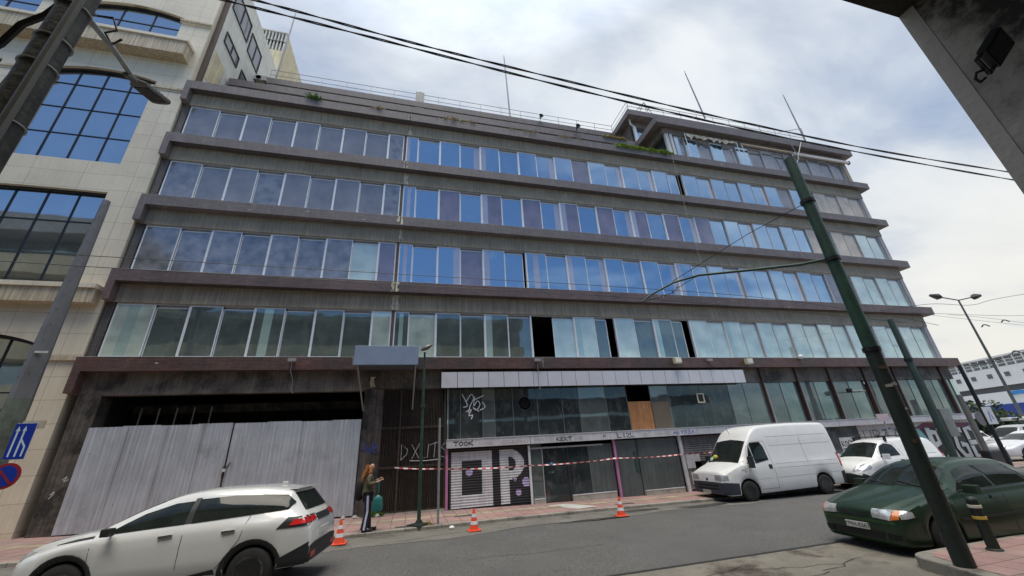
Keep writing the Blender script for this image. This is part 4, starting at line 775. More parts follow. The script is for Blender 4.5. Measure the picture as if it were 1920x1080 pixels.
for k in range(2):
    z = bz + .7 + 3.1 * k; b.box((-20, py0, z), (9, -26, z + 1.2), ocr); b.box((-19.8, py0 - .8, z + 1.2), (8.8, -26, z + 3.1), G['k'])
b.box((-20, py0 + .2, bz + .7 + 6.2), (9, -26, bz + .7 + 6.6), ogr); b.build('upper_floors', ob)
b = MB(); b.box((-30, -25.9, 0), (26, -25.7, bz), pc); b.build('back_wall', ob)
t = thing('opposite_block', (-40, -24, 0), 'beige banded block across the street, seen mirrored in the marble building windows', 'building'); b = MB()
for k in range(6): z = 3.2 * k; b.box((-62, -17 + .0, z), (-23, -34, z + 1.5), ocr); b.box((-61.6, -18.2, z + 1.5), (-23.4, -34, z + 3.2), G['e'])
b.box((-62.5, -16.4, 19.2), (-22.5, -34, 20.6), ogr); b.build('storeys', t)
# floodlight on the porch pillar
t = thing('porch_floodlight', (pxx + .6, py0 - .6, bz - .3), 'black square floodlight on the porch pillar, top right corner', 'floodlight'); pf = CAM + ray(1866, 92) * (2.55 / Vector((ray(1866, 92).x, ray(1866, 92).y, 0)).length)
ax_ = (RR * .86 + RU * -.42 + RF * .25).normalized(); ay_ = (RU * .9 + RR * .42 - RF * .1).normalized(); ay_ = (ay_ - ax_ * ay_.dot(ax_)).normalized(); an_ = ax_.cross(ay_); M4 = Matrix((ax_, ay_, an_)).transposed().to_4x4(); M4 = Matrix.Translation(pf) @ M4.to_3x3().to_4x4() @ Matrix.Scale(.52, 4)
fbm = mat('floodlight_black', (.012, .013, .013), .45, .2, 8)
b = MB(); b.box((-.12, -.10, -.035), (.12, .12, .03), fbm, M4); b.box((-.105, -.085, .03), (.105, .105, .036), mat('floodlight_glass', (.03, .035, .035), .2), M4); b.build('lamp_housing', t, bevel=.006)
b = MB(); b.box((-.10, -.16, -.03), (.12, -.145, .0), fbm, M4); b.box((-.10, -.16, -.03), (-.09, -.02, .0), fbm, M4); b.box((.11, -.16, -.03), (.12, -.02, .0), fbm, M4); b.tube([M4 @ Vector((.05, -.15, -.02)), M4 @ Vector((.02, -.19, -.05)), M4 @ Vector((.06, -.22, -.06)), M4 @ Vector((.13, -.21, -.06)), M4 @ Vector((.14, -.16, -.05))], .006, fbm, 6); b.build('bracket', t)

# ================================================================== POLES
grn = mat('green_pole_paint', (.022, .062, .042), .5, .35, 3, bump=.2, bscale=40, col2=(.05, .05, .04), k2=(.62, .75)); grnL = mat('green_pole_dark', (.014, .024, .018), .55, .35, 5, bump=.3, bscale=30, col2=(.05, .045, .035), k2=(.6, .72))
def vpole(name, base, h, r0, r1, mt, label, cat, group=None, mt2=None, zsplit=None):
    t = thing(name, base, label, cat, group); x, y, z = base; b = MB()
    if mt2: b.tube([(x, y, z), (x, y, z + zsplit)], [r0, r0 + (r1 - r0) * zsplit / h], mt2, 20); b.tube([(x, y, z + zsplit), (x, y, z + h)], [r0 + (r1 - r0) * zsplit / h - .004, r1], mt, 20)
    else: b.tube([(x, y, z), (x, y, z + h)], [r0, r1], mt, 20)
    b.build('pole', t, smooth=50); return t
bx, by = 7.66, -10.72
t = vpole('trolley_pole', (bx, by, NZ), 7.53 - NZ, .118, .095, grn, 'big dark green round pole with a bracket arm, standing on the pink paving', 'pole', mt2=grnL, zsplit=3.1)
b = MB()
for z in (3.35, 5.1, 6.42): b.lathe([(.112, -.04), (.128, -.035), (.128, .035), (.112, .04)], frm, (bx, by, z), n=20)
b.build('band', t)
rn = random.Random(41)
for k in range(9):
    z = rn.uniform(.9, 3.4); a = rn.uniform(3.6, 5.4); r = .119 - .003 * z; w, h = rn.uniform(.02, .06), rn.uniform(.02, .07); c_ = Vector((bx + r * math.cos(a), by + r * math.sin(a), z)); tn = Vector((-math.sin(a), math.cos(a), 0)) * w; nn_ = Vector((math.cos(a), math.sin(a), 0)) * .004
    b = MB(); b.face([c_ - tn + nn_, c_ + tn + nn_, c_ + tn * .9 + nn_ + Vector((0, 0, h)), c_ - tn + nn_ + Vector((0, 0, h * .8))], mat('sticker_rest', (.34, .34, .30), .7, .3, 20) if k % 3 else mat('rust_spot', (.09, .05, .03), .8, .3, 20)); b.build('sticker_rest', t)
# bracket arm: from the pole out over the road
A0 = Vector((bx, by, 5.12)); ends = [aY(a, c, yy) for a, c, yy in ((1500, 496, by + .6), (1400, 507, by + 1.6), (1310, 516, by + 2.5), (1262, 530, by + 2.9), (1222, 552, by + 3.1), (1204, 566, by + 3.2))]
b = MB(); b.tube([A0] + ends, [.032, .032, .032, .03, .026, .024, .02], grn, 8); b.build('bracket_arm', t, smooth=50)
b = MB(); b.tube([(bx, by, 6.42), aY(1400, 440, by + 1.6), ends[3] + Vector((0, 0, .04))], .008, frm, 5); b.build('stay_wire', t)
b = MB(); pts = [aY(a, c, by + 3) for a, c in ((1308, 517), (1270, 540), (1262, 548), (1243, 556), (1205, 566))]; b.tube(pts, .010, frm, 5)
for p in pts[1:4]: b.lathe([(0, -.04), (.028, -.03), (.02, 0), (.028, .03), (0, .04)], mat('insulator', (.35, .30, .27), .3), p, ax='z', n=8)
b.build('hanger', t)
t = vpole('street_pole', (22.95, -2.6, .07), 6.95, .15, .12, mat('pole_green_grey', (.035, .06, .05), .5), 'dark green trolley pole carrying a grey box, in front of the graffiti wall', 'pole'); b = MB(); b.box((23.15, -2.75, 1.55), (23.75, -2.45, 2.75), mat('grey_box', (.2, .21, .2), .5)); b.build('cabinet', t, bevel=.01); b = MB(); b.lathe([(.14, -.08), (.17, -.07), (.17, .07), (.14, .08)], frm, (22.95, -2.6, 5.0), n=16); b.build('band', t)
t = vpole('street_pole', (27.2, -2.15, .07), 4.75, .09, .08, mat('pole_black', (.015, .016, .018), .4), 'black post with small white signs, on the kerb past the graffiti piece', 'sign post')
b = MB(); b.box((27.0, -2.27, 1.95), (27.65, -2.24, 2.75), mat('sign_white', (.6, .62, .62), .5)); ribbon(b, [(27.2, 2.1), (27.3, 2.55), (27.45, 2.2)], .08, FY(-2.275), blu); b.build('sign_plate', t)
t = vpole('lattice_post', (28.3, -1.0, .07), 3.4, .12, .12, mat('weathered_post', (.16, .16, .15), .7), 'grey square post with torn posters by the building corner', 'post')
b = MB(); b.lathe([(0, -.02), (.36, -.018), (.36, .018), (0, .02)], mat('sign_back_grey', (.14, .13, .14), .5), (28.9, -1.1, 2.25), ax='y', n=24); b.build('round_sign', t); 
b = MB(); b.box((28.15, -1.15, .08), (29.6, -.75, .75), frm); tag(b.build('bin_bags', bevel=.08), 'heap of black bags at the foot of the grey post by the corner', 'rubbish bag')
# slim lamp post
lp = (.37, -2.72, .275); t = vpole('lamp_post', lp, 4.95, .055, .032, grn, 'slim dark green lamp post with one oval lamp, in front of the louvre gate', 'lamp post')
b = MB(); b.lathe([(.35, 0), (.33, .05), (.12, .06), (.07, .14)], grnL, lp, n=4); b.build('base_plate', t); b = MB(); p = Vector(lp) + Vector((0, 0, 4.95)); M5 = Matrix.Rotation(R_(-35), 4, 'Y')
b.lathe([(0, -.05), (.10, -.045), (.20, 0), (.17, .05), (.06, .085), (0, .09)], mat('lamp_grey', (.14, .14, .13), .4), p + Vector((.06, -.05, .14)), n=20, M4=Matrix.Rotation(R_(-28), 4, 'Y') @ Matrix.Diagonal((1.1, .8, 1, 1))); b.build('lamp_head', t, smooth=50)
b = MB(); b.lathe([(0, -.058), (.09, -.052)], mat('amber_lens', (.35, .27, .16), .2), p + Vector((.06, -.05, .14)), n=16, M4=Matrix.Rotation(R_(-28), 4, 'Y')); b.build('lens', t)
b = MB(); b.tube([(lp[0], lp[1], lp[2] + 3.2), (lp[0], lp[1], lp[2] + 3.28)], .07, grn, 12); b.build('band', t)
gp = mat('galvanised_post', (.30, .32, .32), .5, .2, 6, metal=.3, col2=(.16, .15, .13), k2=(.6, .7)); b = MB(); b.tube([(.9, -2.75, sw(.9)), (.9, -2.75, 3.13)], .035, gp, 12); tag(b.build('sign_post', smooth=50), 'thin bare grey post on the pavement between the lamp post and the shutter', 'post')
# bollard
t = vpole('bollard', (8.92, -10.42, NZ), .66, .075, .07, grnL, 'short dark green bollard with white and yellow rings next to the parked green car', 'bollard')
for z, mt in ((.76, mat('ring_white', (.62, .62, .52), .4)), (.60, mat('ring_yellow', (.6, .42, .06), .4))): b = MB(); b.lathe([(.076, -.022), (.082, -.018), (.082, .018), (.076, .022)], mt, (8.92, -10.42, NZ + z - .16), n=20); b.build('ring', t)
b = MB(); b.lathe([(.072, 0), (.075, .03), (.05, .07), (0, .085)], grnL, (8.92, -10.42, NZ + .66), n=20); b.build('cap', t, smooth=60); b = MB(); b.lathe([(.10, 0), (.10, .015), (.08, .03)], grnL, (8.92, -10.42, NZ), n=20); b.build('base_flange', t)
# left: near round pole with street lamp, and perforated tapered pole with signs
wp = mat('weathered_steel_pole', (.06, .058, .045), .6, .4, 4, bump=.5, bscale=15, streak=.3, col2=(.025, .025, .02), k2=(.5, .62))
t = vpole('near_pole', (-3.55, -12, .12), 8.2, .132, .115, wp, 'thick dark grey pole with cable clamps cutting the top left corner', 'pole')
b = MB(); b.tube([(-3.42, -12.13, .12), (-3.42, -12.13, 8.3)], .035, mat('grey_conduit', (.13, .13, .11), .5), 8); b.build('conduit', t)
for z in (4.95, 5.65, 6.0, 6.5): b = MB(); b.lathe([(.128, -.007), (.137, -.006), (.137, .006), (.128, .007)], mat('steel_strap', (.34, .34, .32), .4, metal=.4), (-3.55, -12.0, z), n=20); b.build('strap', t)
b = MB(); h0 = Vector((-3.5, -11.9, 6.55)); h1 = aY(250, 148, -11.05); b.tube([h0, h0.lerp(h1, .5) + Vector((0, 0, .03)), h1], [.03, .028, .028], gp, 8); b.build('lamp_arm', t, smooth=50)
h2 = aY(303, 190, -10.6); d = (h2 - h1).normalized(); sd_ = d.cross(Vector((0, 0, 1))).normalized(); up_ = sd_.cross(d).normalized(); M6 = Matrix((d, sd_, up_)).transposed().to_4x4(); M6.translation = h1; ln = (h2 - h1).length
lg_ = mat('lamp_grey_light', (.12, .125, .12), .45, .15, 6)
b = MB(); b.prism([(-.12, -.035), (.02, -.04), (.08, -.10), (ln, -.12), (ln + .03, -.06), (ln + .03, .06), (ln, .12), (.08, .10), (.02, .04), (-.12, .035)], -.035, .02, lg_, 'z'); bb = MB(); bb.mats = b.mats; bb.v = [tuple(M6 @ Vector(v)) for v in b.v]; bb.f = b.f; bb.mi = b.mi; bb.build('lamp_head', t, bevel=.012)
b = MB(); b.box((.12, -.08, -.042), (ln - .04, .08, -.036), mat('led_panel', (.05, .05, .045), .25), M6)
for k in range(5): b.box((.14 + k * .055, -.085, .02), (.155 + k * .055, .085, .045), lg_, M6)
b.build('led_panel', t)
b = MB(); b.tube([(-3.45, -11.9, 6.62), (-3.36, -11.85, 6.7), (-3.3, -11.82, 6.55), (-3.36, -11.85, 6.45), (-3.3, -11.8, 6.35), (-3.24, -11.8, 6.45)], .012, bk, 6); b.build('wire_loop', t)
pp = mat('perforated_pole', (.17, .17, .175), .5, .15, 2, metal=.2, bump=.2, col2=(.12, .13, .12), k2=(.55, .7)); ppl = mat('perforated_pole_low', (.13, .15, .12), .6, .3, 3, bump=.3, col2=(.07, .09, .07), k2=(.5, .62))
px0, py1 = -9.28, -3.2
t = thing('sign_pole', (px0, py1, .4), 'tapered grey octagonal steel pole with bolt holes carrying the blue signs at the left edge', 'pole')
b = MB(); b.lathe([(.26, .4), (.215, 3.9)], ppl, (px0, py1, 0), n=8); b.lathe([(.213, 3.9), (.09, 9.75), (.0, 9.78)], pp, (px0, py1, 0), n=8); b.build('pole', t)
b = MB()
for k in range(13):
    z = 4.4 + .42 * k; r = .213 + (.09 - .213) * (z - 3.9) / 5.85
    for s in (-.45, .45): b.lathe([(.013, -.004), (.013, .0)], frm, (px0 + s * r, py1 - r * .93, z + (.1 if s > 0 else 0)), ax='y', n=8)
b.box((px0 + .02, py1 - .2, 5.0), (px0 + .28, py1 - .18, 5.05), sillM)
b.build('bolt_holes', t)
sb = mat('sign_blue', (.008, .035, .33), .4, .06); swt = mat('sign_white_film', (.55, .68, .78), .4, .05); srd = mat('sign_red', (.28, .02, .03), .4, .1)
def quadp(a, d): return [aY(x, y, d) for x, y in a]
t = thing('lane_sign', (-9.0, -3.5, 2.9), 'tall blue lane merge sign with two white arrows, on the pole at the left edge', 'sign'); yS = -3.55
c4 = [aY(a, c, yS) for a, c in ((33, 792), (68, 796), (42, 862), (5, 860))]; xa = sum(p.x for p in (c4[0], c4[3])) / 2; xb = sum(p.x for p in (c4[1], c4[2])) / 2; zt = (c4[0].z + c4[1].z) / 2; zb = (c4[2].z + c4[3].z) / 2
b = MB(); b.box((xa, yS - .01, zb), (xb, yS + .02, zt), sb); b.box((xa - .01, yS + .02, zb - .01), (xb + .01, yS + .03, zt + .01), aluM); b.build('plate', t)
w_, h_ = xb - xa, zt - zb; b = MB(); U = lambda u, v: (xa + w_ * u, zb + h_ * v); TS = FY(yS - .013)
ribbon(b, [U(.22, .08), U(.22, .80)], w_ * .10, TS, swt); ribbon(b, [U(.55, .08), U(.55, .80)], w_ * .10, TS, swt); ribbon(b, [U(.86, .08), U(.86, .34), U(.56, .55)], w_ * .10, TS, swt, lift=.001)
for u in (.22, .55): b.face([TS(*U(u - .11, .78), .002), TS(*U(u + .11, .78), .002), TS(*U(u, .93), .002)], swt)
b.build('arrows', t); b = MB(); b.box((xb - .3, yS + .04, zt - .12), (xb + .12, yS + .07, zt + .06), mat('bracket_cream', (.5, .45, .35), .5)); b.build('bracket', t)
t = thing('no_parking_sign', (-9.2, -3.5, 2.3), 'round blue no parking sign with red rim under the lane merge sign', 'sign'); pc_ = aY(9, 893, yS); b = MB(); b.lathe([(0, -.012), (.27, -.012), (.27, .012), (0, .012)], srd, pc_, ax='y', n=32); b.build('rim', t); b = MB(); b.lathe([(0, -.016), (.215, -.016), (.215, -.012)], sb, pc_, ax='y', n=32); b.build('face', t); b = MB(); TS2 = FY(pc_.y - .019); ribbon(b, [(pc_.x - .14, pc_.z + .15), (pc_.x + .14, pc_.z - .15)], .045, TS2, srd); b.build('slash', t)

# far double lamp, black dock posts
def dlamp(px, py, zt, label, dirs, s=1.0):
    p = aZ(px, py, zt); t = thing('double_street_lamp', (p.x, p.y, 0), label, 'street lamp'); gm_ = mat('lamp_pole_grey', (.09, .10, .10), .5)
    b = MB(); b.tube([(p.x, p.y, 0), p], [.13, .06], gm_, 10); b.build('pole', t)
    for (u, v) in dirs:
        q = CAM + ray(px + u, py + v) * ((p - CAM).dot(RF) / 1.0); b = MB(); b.tube([p, p.lerp(q, .6)], .05, gm_, 6); b.build('arm', t)
        a = p.lerp(q, .6); dd = (q - a).normalized(); b = MB(); b.tube([a, a.lerp(q, .3), q], [.10, .28, .12], mat('lamp_head_dark', (.05, .05, .05), .5), 6); b.build('lamp_head', t)
dlamp(1797, 563, 12, 'tall double-headed street lamp against the sky past the building corner', ((-53, -9), (41, -9)))

# ================================================================== OVERHEAD CABLES
def twisted(pix, D, r, label):
    pts = [aY(a, c, D) for a, c in pix]; n = 90; P = smoothp3(pts, n // (len(pts) - 1)); b = MB()
    for ph in (0, PI):
        b.tube([p + Vector((0, math.cos(i * .55 + ph) * r, math.sin(i * .55 + ph) * r)) for i, p in enumerate(P)], r, bk, 6)
    return tag(b.build('overhead_cable', smooth=60), label, 'cable', 'thick black power cables over the street')
def smoothp3(pts, k):
    o = []
    for i in range(len(pts) - 1):
        a = pts[max(i - 1, 0)]; b = pts[i]; c = pts[i + 1]; d = pts[min(i + 2, len(pts) - 1)]
        for j in range(k): t = j / k; o.append(.5 * ((2 * b) + (c - a) * t + (2 * a - 5 * b + 4 * c - d) * t * t + (3 * b - a - 3 * c + d) * t ** 3))
    o.append(pts[-1]); return o
DC = -8.5
twisted([(440, -10), (560, 22), (773, 80), (945, 123), (1180, 180), (1400, 231), (1640, 281), (1888, 322), (2040, 345)], DC, .017, 'upper one of the two thick twisted black cables crossing the sky')
twisted([(380, -10), (500, 20), (720, 76), (945, 134), (1180, 192), (1400, 243), (1640, 291), (1898, 337), (2040, 358)], DC - .05, .017, 'lower one of the two thick twisted black cables crossing the sky')
def wirep(pix, D, r, label, grp='thin trolley wires in front of the facade'):
    b = MB(); b.tube(smoothp3([aY(a, c, D) for a, c in pix], 8), r, bk, 5); return tag(b.build('trolley_wire', smooth=60), label, 'wire', grp)
wirep([(-40, 470), (157, 479), (480, 498), (850, 520), (1160, 538), (1427, 558), (1660, 590), (1760, 610)], -5.2, .009, 'long thin wire crossing the third row of windows from end to end')
wirep([(-40, 487), (217, 503), (560, 522), (900, 542), (1180, 558), (1420, 578), (1700, 605)], -5.6, .009, 'long thin wire just above the brown ledge below the third row')
wirep([(1648, 583), (1745, 570), (1820, 562 + 10), (1870, 560), (1990, 540)], -2.6, .012, 'dark wire rising right from the second green pole to the sky', None)
wirep([(1648, 583), (1760, 588), (1895, 592), (1990, 588)], -2.6, .010, 'thin wire running right from the second green pole under the rising one', None)
wirep([(1700, 605 - 20), (1800, 597), (1920, 610)], -1.0, .009, 'faint wire in the sky right of the building corner', None)
wirep([(1818, 686), (1868, 676), (1902, 660), (1925, 655)], -2.15, .016, 'dark wire with clamps climbing right over the ship', None)
wirep([(1778, 590), (1850, 596), (1925, 606)], -3.6, .007, 'faint upper wire sloping down to the right edge', None)
for k, (a, c) in enumerate(((1848, 612), (1885, 603), (1842, 682), (1868, 676), (1905, 661))):
    t = thing('wire_clamp', tuple(aY(a, c, -2.6)), ['curved black clamp on the rising wire, left of its neighbour', 'curved black clamp on the rising wire nearest the right edge', 'black clamp low over the ship, left of the tall lamp', 'black clamp where the wire crosses the tall lamp pole', 'black clamp at the right edge over the ship'][k], 'clamp', 'clamps on the trolley wires'); b = MB(); p = aY(a, c, -2.6); b.tube([p + Vector((-.35, 0, -.04)), p + Vector((-.12, 0, .09)), p + Vector((.12, 0, .09)), p + Vector((.35, 0, .02))], .03, bk, 6); b.build('clamp_body', t)
cable([aY(-60, 110, -11.6), aY(0, 82, -11.6), aY(40, 45, -11.7), aY(85, 28, -11.75), aY(150, -20, -11.8)], .035, bk, 'thick black cable curving across the top left corner onto the near pole')
cable([aY(-10, 178, -11.6), aY(30, 130, -11.7), aY(75, 80, -11.8)], .02, bk, 'thinner black cable along the left of the near pole')

# ================================================================== CONES AND TAPE
def cone(x, y, label):
    z = road(x, y) + .008; t = thing('traffic_cone', (x, y, z), label, 'traffic cone', 'orange and white cones along the kerb'); og = mat('cone_orange', (.75, .085, .03), .5, .08, 8); wh = mat('cone_white', (.68, .68, .72), .5, .06)
    b = MB(); b.box((x - .17, y - .17, z), (x + .17, y + .17, z + .03), og); b.build('base', t, bevel=.01)
    rz = lambda h: .125 - .10 * h / .48
    b = MB(); b.lathe([(rz(h), h + .03) for h in (0, .16, .32, .48)] + [(0, .515)], og, (x, y, z), n=28); b.build('cone_body', t, smooth=50)
    for h0, h1 in ((.12, .20), (.29, .37)): b = MB(); b.lathe([(rz(h0) + .002, h0 + .03), (rz(h1) + .002, h1 + .03)], wh, (x, y, z), n=28); b.build('stripe', t, smooth=50)
cone(-1.53, -3.87, 'cone nearest the white car, left of the woman'); cone(1.80, -3.62, 'middle cone, in front of the painted O on the shutter'); cone(6.28, -3.45, 'cone on the right, below the pink door post by the white van')
tp = mat('tape_red', (.55, .05, .05), .5); tw = mat('tape_white', (.75, .72, .72), .5)
def tape(pts, label):
    P = []
    for a, c in zip(pts, pts[1:]):
        a, c = Vector(a), Vector(c); n = max(2, int((c - a).length / .14))
        for k in range(n): t = k / n; P.append(a.lerp(c, t) + Vector((0, 0, -.05 * 4 * t * (1 - t) * min(1, (c - a).length / 4))))
    P.append(Vector(pts[-1])); b = MB(); 
    for i in range(len(P) - 1):
        tw_ = lambda k: Vector((0, math.sin(k * .35) * .02, .021 + .005 * math.sin(k)))
        b.face([P[i] - tw_(i), P[i + 1] - tw_(i + 1), P[i + 1] + tw_(i + 1), P[i] + tw_(i)], tp if i % 2 else tw)
    return tag(b.build('barrier_tape'), label, 'tape')
tape([(-.45, -.12, 1.74), (.9, -.3, 1.62), (4.53, -.12, 1.50), (8.15, -.14, 1.55), (11.3, -.12, 1.52), (13.6, -.12, 1.55)], 'red and white barrier tape strung across the gate and shop fronts')
b = MB(); b.lathe([(0, -.05), (.06, -.03), (.07, .03), (0, .06)], mat('blue_bag', (.08, .28, .55), .5), (5.35, -.2, 1.5), n=8); tag(b.build('blue_knot'), 'small bright blue plastic knot tied on the barrier tape', 'plastic knot')

# ================================================================== VEHICLES
glD = mat('car_glass', (.016, .021, .019), .03, .4, 3, obj=True, spec=.3); rub = mat('tyre_rubber', (.018, .018, .018), .8, .2, 8, obj=True); blkp = mat('black_plastic', (.02, .021, .023), .55, .15, 8, obj=True); lens = mat('headlamp_glass', (.55, .57, .58), .12, .3, 14, obj=True, metal=.4); chrome = mat('chrome', (.6, .6, .6), .15, .05, 3, metal=.9, obj=True); redl = mat('tail_lamp_red', (.40, .012, .015), .15, .15, 10, obj=True); ambl = mat('indicator_amber', (.6, .16, .03), .2, .15, 12, obj=True); under = mat('car_underside', (.008, .008, .008), .9, obj=True); steel = mat('wheel_steel', (.17, .17, .17), .5, .25, 8, metal=.3, obj=True); alloy = mat('wheel_alloy', (.30, .31, .32), .35, .15, 6, metal=.6, obj=True); platem = mat('plate_white', (.62, .62, .58), .45, obj=True)
def interp(tab, x):
    if x <= tab[0][0]: return tab[0][1]
    for i in range(len(tab) - 1):
        x0, y0 = tab[i]; x1, y1 = tab[i + 1]
        if x <= x1:
            t = (x - x0) / (x1 - x0); m0 = (y1 - tab[i - 1][1]) / (x1 - tab[i - 1][0]) if i else (y1 - y0) / (x1 - x0); m1 = (tab[i + 2][1] - y0) / (tab[i + 2][0] - x0) if i + 2 < len(tab) else (y1 - y0) / (x1 - x0)
            s_ = (y1 - y0) / (x1 - x0)
            def lim(m): return 0 if m * s_ <= 0 else math.copysign(min(abs(m), 2.2 * abs(s_)), s_)
            m0, m1 = lim(m0), lim(m1); h = x1 - x0
            return (2 * t ** 3 - 3 * t * t + 1) * y0 + (t ** 3 - 2 * t * t + t) * h * m0 + (-2 * t ** 3 + 3 * t * t) * y1 + (t ** 3 - t * t) * h * m1
    return tab[-1][1]
class Car:
    def __init__(s, name, loc, rz, label, cat, Lc, top, belt, wid, roofw, zs, wheels, Ra, body, sill=None, group=None, crown=.03):
        s.t = thing(name, loc, label, cat, group, rz); s.L = Lc; s.body_mat = body
        xs = set(); k = 0.0
        while k < Lc: xs.add(round(k, 3)); k += .06
        for q in (0, .01, .03, Lc - .03, Lc - .01, Lc): xs.add(q)
        for wx in wheels:
            for j in range(-12, 13): xs.add(round(wx + Ra * math.sin(j / 12 * PI / 2), 3))
            xs.add(wx - Ra - .004); xs.add(wx + Ra + .004)
        xs = sorted(x for x in xs if 0 <= x <= Lc); zw = wheels and .31
        rings = []
        for x in xs:
            zt = interp(top, x); zb = interp(belt, x); Wd = interp(wid, x); wr = interp(roofw, x); z0 = interp(zs, x)
            for wx in wheels:
                if abs(x - wx) < Ra: z0 = max(z0, s_zw + math.sqrt(max(0, Ra * Ra - (x - wx) ** 2))) if (s_zw := .32) else z0
            sh = min(zb, zt - .05); g = max(.0, zt - sh); Lp = lambda t: z0 + (sh - z0) * t; wb = Wd - .03; wr = min(wr, wb - .02) if g < .2 else wr
            k_ = min(1, g / .25)
            pr_ = [(Wd - .05, z0), (Wd - .012, Lp(.08)), (Wd, Lp(.35)), (Wd + .004, Lp(.62)), (Wd - .006, Lp(.86)), (wb, sh), (wb + (wr - wb) * .12 - .008, sh + g * .10), (wb + (wr - wb) * .5, sh + g * .5), (wr + .0, zt - .09 * k_ - .012), (wr - .035, zt - .03 * k_), (wr - .11, zt - .004), (wr * .55, zt + crown * .7), (0, zt + crown)]
            rings.append((x, pr_))
        s.v = []; s.f = []; K = len(rings[0][1]); row = 2 * K - 1
        for x, p in rings: s.v += [(x, y, z) for y, z in p] + [(x, -y, z) for y, z in p[-2::-1]]
        for i in range(len(rings) - 1):
            a, c = i * row, (i + 1) * row
            for j in range(row - 1): s.f.append((a + j, a + j + 1, c + j + 1, c + j))
        nb_ = len(s.f)
        for i in range(len(rings) - 1): a, c = i * row, (i + 1) * row; s.f.append((a + row - 1, a, c, c + row - 1))
        s.f.append(tuple(range(row))[::-1]); s.f.append(tuple(range((len(rings) - 1) * row, len(rings) * row)))
        me = bpy.data.meshes.new('body'); me.from_pydata(s.v, [], s.f); me.materials.append(body); me.materials.append(under)
        for i, p in enumerate(me.polygons): p.material_index = 1 if nb_ <= i < len(s.f) - 2 else 0; p.use_smooth = True
        bm = bmesh.new(); bm.from_mesh(me); bmesh.ops.recalc_face_normals(bm, faces=bm.faces); bm.to_mesh(me); bm.free()
        me.set_sharp_from_angle(angle=R_(48)); o = bpy.data.objects.new('body', me); COL.objects.link(o); o.parent = s.t; s.body = o
        s.bvh = BVHTree.FromPolygons([Vector(v) for v in s.v], s.f)
    def add(s, mb, name, parent=None, smooth=None, bevel=0):
        o = mb.build(name, None, smooth, bevel=bevel); o.parent = parent or s.t; return o
    def decal(s, name, poly, side, mt, off=.008, parent=None, step=.045, th=.012, mirror=False, label=None, clip=None):
        """panel that lies on the body: polygon seen from a side, draped on the shell, with a rim going into it"""
        res = None
        for sg in ((-1, 1) if mirror else (-1 if side in ('n',) else 1,)):
            bm = bmesh.new(); vs = [bm.verts.new((a, b_, 0)) for a, b_ in poly]; bm.faces.new(vs)
            for ax in (0, 1):
                lo = min(p[ax] for p in poly); hi = max(p[ax] for p in poly); n = int((hi - lo) / step)
                for k in range(1, n + 1):
                    co = [0, 0, 0]; co[ax] = lo + (hi - lo) * k / (n + 1); no = [0, 0, 0]; no[ax] = 1
                    bmesh.ops.bisect_plane(bm, geom=bm.verts[:] + bm.edges[:] + bm.faces[:], plane_co=co, plane_no=no)
            for v in bm.verts:
                a, b_ = v.co.x, v.co.y
                if side in ('n', 'f', 's'):
                    q = -1 if (side == 'n') else (1 if side == 'f' else sg); o, d = Vector((a, 3 * q, b_)), Vector((0, -q, 0))
                elif side == 'front': o, d = Vector((-3, a * (sg if mirror else 1), b_)), Vector((1, 0, 0))
                elif side == 'rear': o, d = Vector((s.L + 3, a * (sg if mirror else 1), b_)), Vector((-1, 0, 0))
                else: o, d = Vector((a, b_, 5)), Vector((0, 0, -1))
                h = s.bvh.ray_cast(o, d)
                if h[0] is None: h = s.bvh.find_nearest(o + d * (2.2 if side != 'top' else 3.8))
                nrm = h[1] if h[1].dot(d) < 0 else -h[1]; v.co = h[0] + nrm * off
            ed = [e for e in bm.edges if e.is_boundary]; r = bmesh.ops.extrude_edge_only(bm, edges=ed)
            for v in [g for g in r['geom'] if isinstance(g, bmesh.types.BMVert)]:
                h = s.bvh.find_nearest(v.co); nrm = v.co - h[0]; v.co = h[0] - nrm * 1.2
            bmesh.ops.recalc_face_normals(bm, faces=bm.faces)
            me = bpy.data.meshes.new(name); bm.to_mesh(me); bm.free(); me.materials.append(mt)
            for p in me.polygons: p.use_smooth = True
            me.set_sharp_from_angle(angle=R_(40)); res = bpy.data.objects.new(name, me); COL.objects.link(res); res.parent = parent or s.t
            if label: res['label'] = label
        return res
    def seam(s, pts, side='s', w=.008, mt=None, name='door_seam', mirror=True):
        P = [Vector(p) for p in pts]
        for a, c in zip(P, P[1:]):
            d = (c - a).normalized(); n = Vector((-d.y, d.x)) * w / 2; s.decal(name, [a - n, c - n, c + n, a + n], side, mt or blkp, .0025, mirror=mirror, step=.15)
    def wheel(s, x, y, r, w, style, sg):
        o = thing_local('wheel', s.t); b = MB(); c = (x, y, r); q = sg
        b.lathe([(r * .62, -w / 2), (r * .9, -w / 2), (r * .985, -w * .38), (r, -w * .2), (r, w * .2), (r * .985, w * .38), (r * .9, w / 2), (r * .62, w / 2)], rub, c, n=32, ax='y'); ty = s.add(b, 'tyre', o, 50)
        b = MB(); mt = alloy if style == 'alloy' else steel; yf = q * w * .42
        b.lathe([(r * .66, q * w * .5), (r * .62, q * w * .36), (r * .60, q * w * .1), (r * .1, q * w * .05), (0, q * w * .05)], steel if style == 'alloy' else mt, c, n=32, ax='y')
